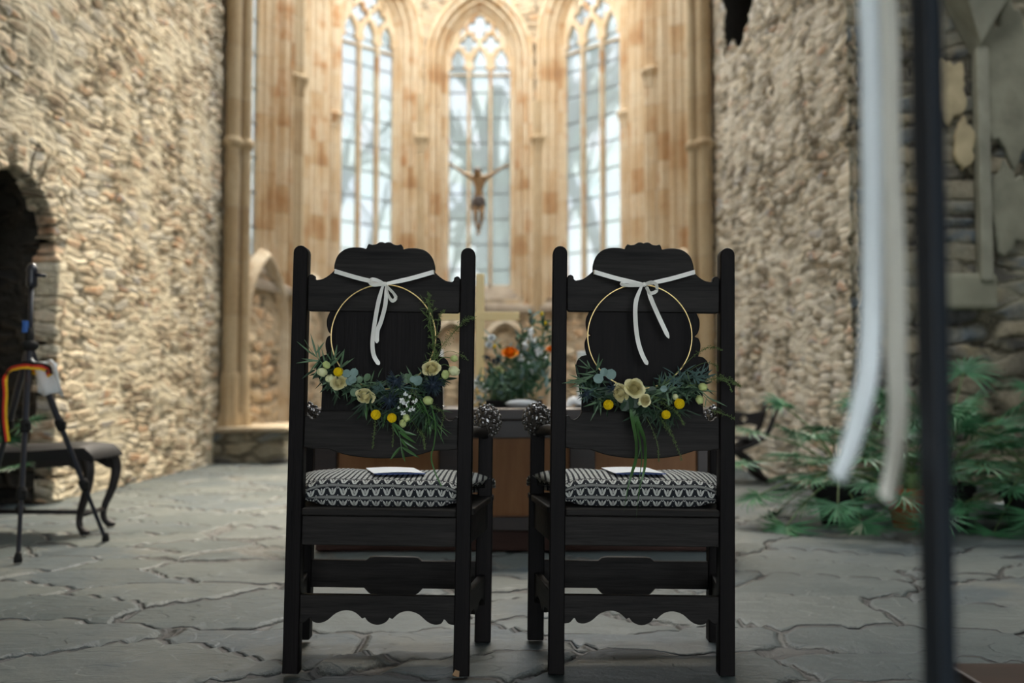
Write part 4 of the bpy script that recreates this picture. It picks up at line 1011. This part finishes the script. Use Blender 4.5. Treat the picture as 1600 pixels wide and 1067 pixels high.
candle(684, 545, 'white pillar candle on the altar left of the cross'); candle(910, 548, 'white pillar candle on the altar right of the flowers')
# pillow-shaped white ring cushion and crumpled cloth
p = at(815, 636, 5.08); mb = MB(); mb.ball((0,0,0), .082, 20, 12, sc=(1,.55,.26)); o = mb.build('ring_cushion', MAT['cloth_white'], None, True, (p.x, 5.10, AH+.022)); tag(o, 'small white cushion lying at the front edge of the altar', 'cushion')
p = at(897, 634, 5.15); mb = MB(); n = 12; vs = [(.10*(i_/n-.5), .09*(j_/n-.5), .045*max(0, 1-((i_/n-.5)**2+(j_/n-.5)**2)*3.4)+.010*mnoise.noise(Vector((i_*.6, j_*.6, 1)))) for j_ in range(n+1) for i_ in range(n+1)]
mb.add(vs, [(j_*(n+1)+i_, j_*(n+1)+i_+1, (j_+1)*(n+1)+i_+1, (j_+1)*(n+1)+i_) for j_ in range(n) for i_ in range(n)])
o = mb.build('folded_napkin', MAT['cloth_white'], None, True, (p.x, 5.14, AH+.012), solid=.003); tag(o, 'crumpled white cloth on the altar beside the right candle', 'cloth')
# flower arrangement
fa = empty('flower_arrangement', (at(803, 630, 5.28).x, 5.28, AH)); tag(fa, 'tall loose arrangement of orange, yellow and white flowers on the altar', 'flowers')
FW = lambda x, y, dy=0: at(720+x/5.925, 470+y/5.925, 5.28+dy)-fa.location
MB().box((0,0,.02), (.30,.12,.04)).build('tray', MAT['rubber'], fa, bevel=.005)
random.seed(5); mb = MB(); lf = MB()
heads = [(653,120,0),(573,275,.03),(752,120,.04),(778,210,-.02),(455,470,0),(310,420,.02),(285,340,.04),(240,520,0),(350,550,.02),(345,650,-.03),(568,735,-.06),(650,370,.0),(710,470,.02),(590,410,.04),(780,520,.0),(830,440,.0),(160,770,-.03),(180,910,-.05),(820,260,.02),(525,330,.03),(600,620,.03),(470,600,.02),(260,680,0),(700,620,-.02),(800,330,.02),(825,380,.0),(700,300,.03),(740,400,.02),(690,200,.03),(640,480,.0),(790,600,-.02),(540,480,.02),(620,320,.02),(830,560,.0)]
for (x, y, dy) in heads:
    b = Vector((random.uniform(-.13,.13), random.uniform(-.04,.04), .03)); h = FW(x, y, dy); m = (b+h)/2+Vector((random.uniform(-.02,.02),0,.02)); P = spline([b, m, h], 6); mb.tube(P, .0022, 5)
    for k in range(14):
        q = random.choice(P[3:]); lf.leaf(q, (random.gauss(0,1), random.gauss(0,.5), random.uniform(.2,1.2)), random.uniform(.03,.07), random.uniform(.008,.018), (random.uniform(-1,1),-1,.3), .25, .3, 5, mi=random.choice((0,0,1,2)))
for k in range(520):
    b = Vector((random.gauss(0,.085), random.gauss(0,.045), random.uniform(.0,.16))); b.x = max(-.19, min(.17, b.x))
    b.z += max(0, b.x+.02)*random.uniform(0, 1.1); lf.leaf(b, (random.gauss(0,.6), random.gauss(-.2,.5), random.uniform(.0,1.3)), random.uniform(.03,.08), random.uniform(.008,.024), (random.uniform(-1,1),-1,.4), .3, .3, 5, mi=random.choice((0,0,1,1,1,2)))
mb.build('stems', MAT['stem'], fa); lf.build('foliage', [MAT['leaf_mid'], MAT['leaf_olive'], MAT['leaf_teal']], fa)
for (x, y, r) in ((455,475,.040),(568,740,.025),(832,445,.022)): rose(fa, FW(x, y, -.01), r, (0,-.75,1), 'orange', 'orange_flower')
for (x, y, r) in ((310,420,.011),(752,120,.010),(778,210,.011),(490,495,.012)):
    MB().ball(FW(x,y,-.01), r, 10, 7, jit=.06).build('yellow_button_flower', MAT['yellow'], fa, True)
for (x, y, r) in ((345,650,.026),(285,340,.018),(262,405,.018)): rose(fa, FW(x,y,-.02), r, (0,-1,.4), 'budcream' if y > 600 else 'white_fl', 'rose')
for (x, y) in ((240,520),(350,548),(300,560)): thistle(fa, FW(x,y,-.01), .030, 46)
random.seed(9)
for pts in ([(655,270),(640,360),(680,370),(700,460),(720,480),(600,400),(770,520),(560,480),(590,410),(640,300)], [(150,750),(170,800),(210,820),(140,790),(180,910),(165,930)], [(570,610),(620,580),(560,540),(640,640)]):
    mb = MB()
    for x, y in pts:
        for k in range(9): mb.ball(FW(x+random.gauss(0,17), y+random.gauss(0,17), random.uniform(-.04,.03)), random.uniform(.005,.010), 6, 4, jit=.25)
    mb.build('white_blossom', MAT['white_fl'], fa)
mb = MB()
for (x, y, n_) in ((653,120,9),(573,275,8),(525,330,5)):
    for k in range(n_): mb.ball(FW(x+random.gauss(0,16), y+k*12, 0), random.uniform(.004,.007), 6, 4)
mb.build('green_buds', MAT['leaf_dark'], fa)

# ================================================================== HANGING CORPUS
def corpus():
    D = 12.0; root_l = at(747, 320, D); e_ = empty('crucifix_figure', root_l); tag(e_, 'carved wooden figure with outstretched raised arms hanging before the centre window', 'sculpture')
    G = lambda x, y, dy=0: at(670+x/4.106, 220+y/4.106, D+dy)-root_l
    V_ = [G(320,370), G(322,300), G(325,245), G(318,222,-.01), G(313,205,-.04), G(310,190,-.04)]; E = [(0,1),(1,2),(2,3),(3,4),(4,5)]; Rr = [.062,.062,.072,.032,.050,.042]
    def chain(start, pts, rs):
        prev = start
        for p, r in zip(pts, rs): V_.append(p); Rr.append(r); E.append((prev, len(V_)-1)); prev = len(V_)-1
        return prev
    l = chain(2, [G(283,238), G(218,205), G(170,170), G(146,152)], [.040,.025,.018,.015])
    for k in range(5): chain(l, [V_[l]+Vector((-.016-.004*(k%3), -.006+.003*k, .020-.009*k)), V_[l]+Vector((-.030-.003*(k%3), -.016+.004*k, .028-.011*k))], [.0065,.005])
    r_ = chain(2, [G(365,238), G(412,210), G(462,178), G(497,158)], [.040,.025,.018,.015])
    for k in range(5): chain(r_, [V_[r_]+Vector((.016+.004*(k%3), -.006+.003*k, .020-.009*k)), V_[r_]+Vector((.030+.003*(k%3), -.016+.004*k, .028-.011*k))], [.0065,.005])
    chain(0, [G(302,400), G(300,470,-.08), G(303,520,-.03), G(318,580), G(312,602,-.05)], [.050,.036,.028,.018,.016])
    chain(0, [G(338,400), G(341,470,-.08), G(336,520,-.03), G(322,578,-.01), G(322,600,-.06)], [.050,.036,.028,.018,.016])
    me = bpy.data.meshes.new('body'); me.from_pydata([tuple(v) for v in V_], E, []); o = link('body', me, MAT['corpus'], e_)
    sk = o.modifiers.new('skin', 'SKIN'); sk.use_smooth_shade = True
    for i_, r in enumerate(Rr): me.skin_vertices[0].data[i_].radius = (r, r*.85); 
    me.skin_vertices[0].data[0].use_root = True
    sb = o.modifiers.new('sub', 'SUBSURF'); sb.levels = 2; sb.render_levels = 2
    mb = MB(); mb.lathe([(.075,-.10),(.088,-.04),(.082,.02),(.070,.05)], G(320,385), 14); mb.ball(G(275,420,.0), .03, 8, 6, sc=(.5,.5,2.0)); mb.build('loincloth', MAT['loincloth'], e_, True)
    mb = MB(); c = G(311,196,-.02); mb.ball(c, .052, 12, 8, sc=(1,1,1.0), jit=.08); mb.ball(c+Vector((.0,.02,-.05)), .04, 10, 7, jit=.1, sc=(1.2,.7,1.3)); mb.build('hair', MAT['loincloth'], e_, True)
    mb = MB()
    for sx in (-1, 1): mb.ball(G(311,203,-.06)+Vector((sx*.014,-.018,.004)), .0045, 6, 5)
    mb.ball(G(311,208,-.09), .008, 7, 5, sc=(.8,1,1.6)); mb.build('face_detail', MAT['corpus'], e_, True)
    mb = MB()
    for P in (G(146,152), G(497,158)): mb.tube([P, P+Vector((0,0,5.95-(root_l.z+P.z)))], .0022, 4)
    mb.build('wire', MAT['iron'], e_)
    b_ = MB(); b_.tube([(-3.3, D, 5.95), (2.4, D, 5.95)], .03, 8); o = b_.build('iron_beam', MAT['iron']); tag(o, 'thin iron beam across the choir from which the figure hangs', 'beam')
corpus()

# ================================================================== LEFT: TRIPOD, BENCH, BANDS
ctr = Vector((-2.42, 5.10, 0)); tri = empty('tripod', ctr); tag(tri, 'tall black camera tripod beside the bench by the left doorway', 'tripod')
apex = at(46, 540, 5.05)-ctr; head = at(50, 428, 5.05)-ctr
mb = MB(); mb.tube([apex-Vector((0,0,.18)), head-Vector((0,0,.05))], .0125, 12); mb.build('centre_column', MAT['black_metal'], tri, True)
feet = [at(28, 879, 4.70)-ctr, at(165, 846, 5.34)-ctr, Vector((-.42, .24, 0))]
for f in feet:
    f.z = .012; a = apex+(f-apex).normalized()*.03; lg = MB()
    P = [a+(f-a)*t for t in (0, .38, .70, 1)]
    lg.tube(P[0:2], .0165, 10); lg.tube(P[1:3], .0135, 10); lg.tube(P[2:4], .0105, 10)
    lo = lg.build('leg', MAT['black_metal'], tri, True, ang=40)
    for q in (P[1], P[2]):
        mb = MB(); mb.lathe([(.021,-.03),(.024,-.02),(.024,.02),(.019,.03)], q, 12, axis=(f-a).normalized()); mb.box(q+Vector((.02,-.01,0)), (.022,.02,.035)); mb.build('clamp', MAT['rubber'], lo, True, ang=40)
    MB().lathe([(.018,0),(.020,.012),(.016,.035),(.011,.05)], (f.x, f.y, 0), 12).build('rubber_foot', MAT['rubber'], lo, True)
mb = MB(); mb.ball(apex, .045, 12, 8, sc=(1,1,.7)); mb.tube([apex+Vector((0,0,-.02)), apex+Vector((0,0,.09))], .022, 12); mb.build('shoulder', MAT['rubber'], tri, True)
MB().box(apex+Vector((-.012,-.02,.095)), (.024,.03,.06)).build('blue_catch', MAT['blue'], tri, bevel=.004)
mb = MB(); mb.lathe([(.020,-.07),(.026,-.06),(.028,-.02),(.024,.0),(.030,.02),(.018,.05)], head, 14); mb.tube([head, head+Vector((.07,0,-.01))], .010, 8); mb.build('ball_head', MAT['black_metal'], tri, True)
mb = MB(); mb.ball(head+Vector((0,0,.045)), .018, 12, 8, sc=(1,1,.6)); mb.build('head_cap', MAT['chrome'], tri, True)
# white bag and the black-red-gold band
bg_ = at(74, 590, 5.02); mb = MB(); vs = []
for j_ in range(9):
    for i_ in range(9):
        u = i_/8-.5; v = j_/8-.5; vs.append((u*.13+v*-.03, .02*sin(u*9+v*3), v*.17-.02*u+.012*sin(u*7)))
mb.add(vs, [(j_*9+i_, j_*9+i_+1, (j_+1)*9+i_+1, (j_+1)*9+i_) for j_ in range(8) for i_ in range(8)])
o = mb.build('cloth_bag', MAT['cloth_white'], None, True, bg_, solid=.008); tag(o, 'small limp white bag hanging at the top of the tripod', 'bag')
bd = empty('striped_band', at(46, 577, 4.98)); tag(bd, 'black, red and yellow striped band draped over the tripod', 'ribbon')
BP = lambda x, y, dy=0: at(x/3.333, 400+y/3.333, 4.98+dy)-bd.location
P = spline([BP(265,600,.03), BP(250,588,-.03), BP(215,575,-.05), BP(165,572,-.06), BP(140,568,-.08), BP(95,572,-.06), BP(45,590,-.02), BP(20,640), BP(22,720), BP(18,800), BP(22,880), BP(34,968)], 8)
P2_ = spline([BP(265,600,.03), BP(235,615,.04), BP(190,600,.05), BP(150,590,.06)], 6)
for off, mt, nm in ((-.014, 'rubber', 'black_stripe'), (0, 'red', 'red_stripe'), (.014, 'yel', 'yellow_stripe')):
    mb = MB()
    for Q in (P, P2_):
        Q2 = []
        for k, q in enumerate(Q):
            t = (Q[min(k+1, len(Q)-1)]-Q[max(k-1, 0)]).normalized(); nn = Vector((0,-1,0)).cross(t); nn = nn.normalized() if nn.length > .1 else Vector((0,0,1))
            Q2.append(q+nn*off*.9)
        mb.ribbon(Q2, .0128, (0,0,1) if False else (.5,0,.9))
    mb.build(nm, MAT[mt], bd, solid=.001)
# bench with cabriole legs
bx = empty('upholstered_bench', (-2.82, 5.75, 0)); tag(bx, 'black upholstered bench with curved legs standing behind the tripod', 'bench')
mb = MB(); n = 20; vs = []
for j_ in range(9):
    for i_ in range(n+1):
        u = -1+2*i_/n; v = -1+2*j_/8; z = .475+.035*(1-abs(u)**4)*(1-abs(v)**4)-.012*cos(u*pi)-.05*max(0,abs(u)-.92)/.08; vs.append((u*.50, v*.21, z))
for j_ in range(9):
    for i_ in range(n+1): u = -1+2*i_/n; v = -1+2*j_/8; vs.append((u*.50, v*.21, .42))
m_ = 9*(n+1); fs = []
for j_ in range(8):
    for i_ in range(n): q = j_*(n+1)+i_; fs += [(q, q+1, q+n+2, q+n+1), (m_+q, m_+q+n+1, m_+q+n+2, m_+q+1)]
for i_ in range(n): fs += [(m_+i_, m_+i_+1, i_+1, i_), (8*(n+1)+i_, 8*(n+1)+i_+1, m_+8*(n+1)+i_+1, m_+8*(n+1)+i_)]
for j_ in range(8): a = j_*(n+1); b = a+n; fs += [(a, a+n+1, m_+a+n+1, m_+a), (m_+b, m_+b+n+1, b+n+1, b)]
mb.add(vs, fs); mb.build('seat', MAT['leather'], bx, True, ang=50)
L = [(-.47,.43),(-.47,.34),(-.42,.35),(-.36,.385),(-.2,.375),(0,.365),(.2,.375),(.36,.385),(.42,.35),(.47,.34),(.47,.43)]
for y in (-.18, .18): plate('apron', L, .025, MAT['dark_seat'], bx, (), .003, (0, y, 0))
for sx in (-1, 1):
    for sy in (-1, 1):
        mb = MB(); P = spline([(sx*.44, sy*.17, .44), (sx*.47, sy*.19, .36), (sx*.455, sy*.185, .24), (sx*.415, sy*.165, .12), (sx*.415, sy*.165, .05), (sx*.45, sy*.18, .012)], 5)
        mb.tube(P, [.036-.018*min(1, k/16) for k in range(len(P)-4)]+[.019,.021,.023,.020], 10); mb.ball((sx*.45, sy*.18, .018), .026, 10, 6, sc=(1.1,1,.7)); mb.build('leg', MAT['dark_seat'], bx, True)
mb = MB(); mb.tube([(-.41,0,.11),(.41,0,.11)], .014, 8); mb.tube([(-.415,-.165,.11),(-.415,.165,.11)], .014, 8); mb.tube([(.415,-.165,.11),(.415,.165,.11)], .014, 8); mb.ball((0,0,.12), .03, 10, 7); mb.build('stretcher', MAT['dark_seat'], bx, True)

# ================================================================== RIGHT: FOLDING CHAIR
fx = empty('folding_armchair', (1.97, 8.95, 0), (0,0,-.04)); tag(fx, 'dark wooden crossed-leg folding armchair against the right wall', 'chair')
for y in (-.22, -.07, .08, .23):
    mb = MB()
    for sx in (-1, 1):
        if abs(y) > .2: P = spline([(-sx*.29,y,.012),(-sx*.22,y,.06),(-sx*.15,y,.17),(-sx*.03,y,.27),(sx*.12,y,.33),(sx*.24,y,.40),(sx*.30,y,.50),(sx*.33,y,.60),(sx*.355,y,.67)], 5)
        else: P = spline([(-sx*.29,y,.012),(-sx*.22,y,.06),(-sx*.15,y,.17),(-sx*.03,y,.27),(sx*.12,y,.33),(sx*.24,y,.40)], 5)
        mb.tube(P, .030, 8, flat=.8)
        mb.ball((-sx*.30,y,.018), .026, 8, 6, sc=(1.4,1,.6))
    mb.build('crossed_leg', MAT['dark_seat'], fx, True)
for sx in (-1, 1):
    mb = MB(); mb.tube(spline([(sx*.355,-.26,.655),(sx*.36,-.24,.69),(sx*.345,-.22,.69)], 4), .024, 8); mb.tube([(sx*.34,-.24,.665),(sx*.34,0,.655),(sx*.34,.25,.665)], .024, 8, flat=.7); mb.ball((sx*.345,-.26,.678), .032, 10, 7); mb.ball((sx*.345,.25,.678), .032, 10, 7); mb.build('arm', MAT['dark_seat'], fx, True)
mb = MB()
for k in range(7): mb.box((0, -.21+.07*k, .385), (.46, .05, .022))
mb.build('seat', MAT['dark_seat'], fx, bevel=.004)
L = [(-.32,.47),(-.32,.62),(-.2,.60),(0,.63),(.2,.60),(.32,.62),(.32,.47),(.2,.50),(0,.46),(-.2,.50)]
plate('back_board', L, .022, MAT['dark_seat'], fx, [foil(-.15,.55,.03), foil(.15,.55,.03), foil(0,.55,.035)], .002, (0, .22, 0))

# ================================================================== PALMS
def fan(seed, R=.36, n=24, spread=radians(235), stalk=.6):
    """one fan leaf: stalk along +z from the origin curving to +y, blade at its end"""
    rnd = random.Random(seed); mb = MB(); P = spline([(0,0,0),(0,.05*stalk,stalk*.5),(0,.22*stalk,stalk*.95)], 6); mb.tube(P, [.008-.004*k/len(P) for k in range(len(P))], 6, mi=1)
    c = P[-1]; d0 = (P[-1]-P[-3]).normalized(); sd = Vector((1,0,0)); up = sd.cross(d0)
    for k in range(n):
        a = -spread/2+spread*k/(n-1)+rnd.uniform(-.03,.03); d = d0*cos(a)+sd*sin(a); d = (d+up*rnd.uniform(-.05,.12)).normalized()
        L = R*(1-.18*abs(a)/(spread/2))*rnd.uniform(.88,1.08)
        pts = [c+d*L*t-up*(-.0)+Vector((0,0,-1))*L*.38*t**2.2 for t in (0,.2,.4,.6,.8,1)]
        nn = up; vs = []
        for t, p in zip((0,.2,.4,.6,.8,1), pts):
            w_ = .5*R*.055*(min(1, t*3.2+.12))*(1-t**2.4)+.0006; s_ = d.cross(nn).normalized(); vs += [p-s_*w_+nn*w_*.5, p, p+s_*w_+nn*w_*.5]
        fs = []
        for i_ in range(5): q = 3*i_; fs += [(q,q+3,q+4,q+1),(q+1,q+4,q+5,q+2)]
        mb.add(vs, fs, 0)
    me = bpy.data.meshes.new('frond'); me.from_pydata(mb.v, [], mb.f); me.materials.append(MAT['palm']); me.materials.append(MAT['palm_stem']); me.polygons.foreach_set('material_index', mb.m); me.update(); return me
FANS = [fan(s, random.uniform(.30,.40), random.choice((22,26)), radians(random.uniform(200,260)), st) for s, st in ((1,.55),(2,.7),(3,.45),(4,.85))]
def palm(loc, label, n, seed, pot=True, hs=1.0, az=(0, 2*pi), pot_r=.15, pot_h=.24, tilt=(.25,1.45), group='potted fan palms', pm='terracotta'):
    rnd = random.Random(seed); e_ = empty('potted_palm', loc); tag(e_, label, 'potted plant', group)
    MB().lathe([(pot_r*.72,0),(pot_r*.98,pot_h*.8),(pot_r*1.08,pot_h*.8),(pot_r*1.1,pot_h),(pot_r*.98,pot_h),(pot_r*.95,pot_h*.88)], (0,0,0), 24).build('pot', MAT[pm], e_, True, ang=40)
    mb = MB(); mb.tube([(0,0,pot_h*.8),(.01,0,pot_h+.12*hs)], [.06,.045], 10); mb.build('trunk', MAT['palm_stem'], e_, True)
    for k in range(n):
        a = az[0]+(az[1]-az[0])*((k+.5)/n)*1.0+rnd.uniform(-.25,.25); a = az[0]+((k*2.39996) % (2*pi))*(az[1]-az[0])/(2*pi)
        t = tilt[0]+(tilt[1]-tilt[0])*((k+.5)/n)**.8
        o = bpy.data.objects.new('frond', FANS[k % 4]); COL.objects.link(o); o.parent = e_; s_ = rnd.uniform(.8,1.15)*hs; o.scale = (s_, s_, s_)
        o.location = (0, 0, pot_h+.03+.08*(1-k/n)); o.rotation_euler = Euler((-t, 0, a-pi/2), 'XYZ')
    return e_
palm((1.98, 6.05, 0), 'leafy fan palm at the left end of the row by the right wall', 40, 3, hs=.74, tilt=(.45,2.0), pm='rubber')
palm((2.34, 5.85, 0), 'fan palm whose terracotta pot shows, in front of the chancel wall', 18, 8, hs=.66, tilt=(.35,1.75))
palm((2.66, 6.12, 0), 'tallest fan palm, with one spear rising beside the dark pole', 20, 15, hs=.86, tilt=(.10,1.45), pm='rubber')
palm((3.02, 5.85, 0), 'wide fan palm drooping over the floor right of the dark pole', 38, 23, hs=.78, tilt=(.5,2.05), pm='rubber')
palm((3.55, 5.9, 0), 'fan palm cut by the right edge of the view', 30, 31, hs=.85, tilt=(.4,1.9), pm='rubber')
palm((-2.95, 5.35, 0), 'fan palm at the left edge behind the bench and tripod', 12, 41, hs=.58, tilt=(.3,1.2), group='fan palm by the doorway', pm='rubber')

# ================================================================== FOREGROUND POLE AND RIBBONS
pb = at(1462, 1067, .95); px_ = pb.x
pl = empty('ribbon_pole', (px_+.004, .95, 0)); tag(pl, 'blue-black metal pole standing close in front, cut by both frame edges', 'pole')
MB().box((0,0,.85), (.0225,.0225,1.68), (0,0,radians(28))).build('pole', MAT['pole'], pl, bevel=.002)
MB().lathe([(.14,0),(.14,.008),(.13,.012),(.02,.014)], (0,0,0), 28).build('base_plate', MAT['pole'], pl, True, ang=30)
mb = MB(); mb.tube(spline([(0,0,1.68),(-.02,.03,1.76),(-.06,.05,1.76),(-.07,.05,1.68)], 6), .008, 8); mb.build('hook', MAT['pole'], pl, True)
def hang(pts, wd, mat, label, d):
    top = Vector((px_-.066, 1.0, 1.69)); P0 = [at(x, y, d_) for x, y, d_ in pts]
    e_P = spline([top, (top+P0[0])/2+Vector((.004,0,0))]+P0, 8); base = P0[-1]; mb = MB(); mb.ribbon([p-base for p in e_P], wd, (1,.25,0), twist=.5)
    o = mb.build('hanging_ribbon', MAT[mat], None, True, base, solid=.0007); tag(o, label, 'ribbon', 'ribbons hanging from the pole'); return o
hang([(1357,0,1.02),(1362,200,1.02),(1363,400,1.02),(1358,560,1.0),(1346,630,.98),(1328,700,.96),(1308,748,.95)], .021, 'ribbon_white', 'cool white ribbon left of the pole, its end blown out to the left', 1.0)
hang([(1384,0,1.04),(1389,200,1.04),(1397,400,1.04),(1400,550,1.04),(1403,640,1.03),(1397,720,1.02),(1385,782,1.0)], .022, 'ribbon_cream', 'cream ribbon hanging straight down next to the pole', 1.04)

# dark kneeling bench just in the lower right corner
kb = empty('kneeling_bench', (1.315, 1.95, 0)); tag(kb, 'dark brown low wooden bench, only its top in the lower right corner', 'bench')
zt = at(1550, 1060, 1.95).z
MB().box((0,0,zt-.015), (.86,.22,.03)).build('seat', MAT['altar_dark'], kb, bevel=.004)
for sx in (-1, 1): MB().box((sx*.36,0,(zt-.03)/2), (.03,.18,zt-.03)).build('leg', MAT['altar_dark'], kb, bevel=.003)
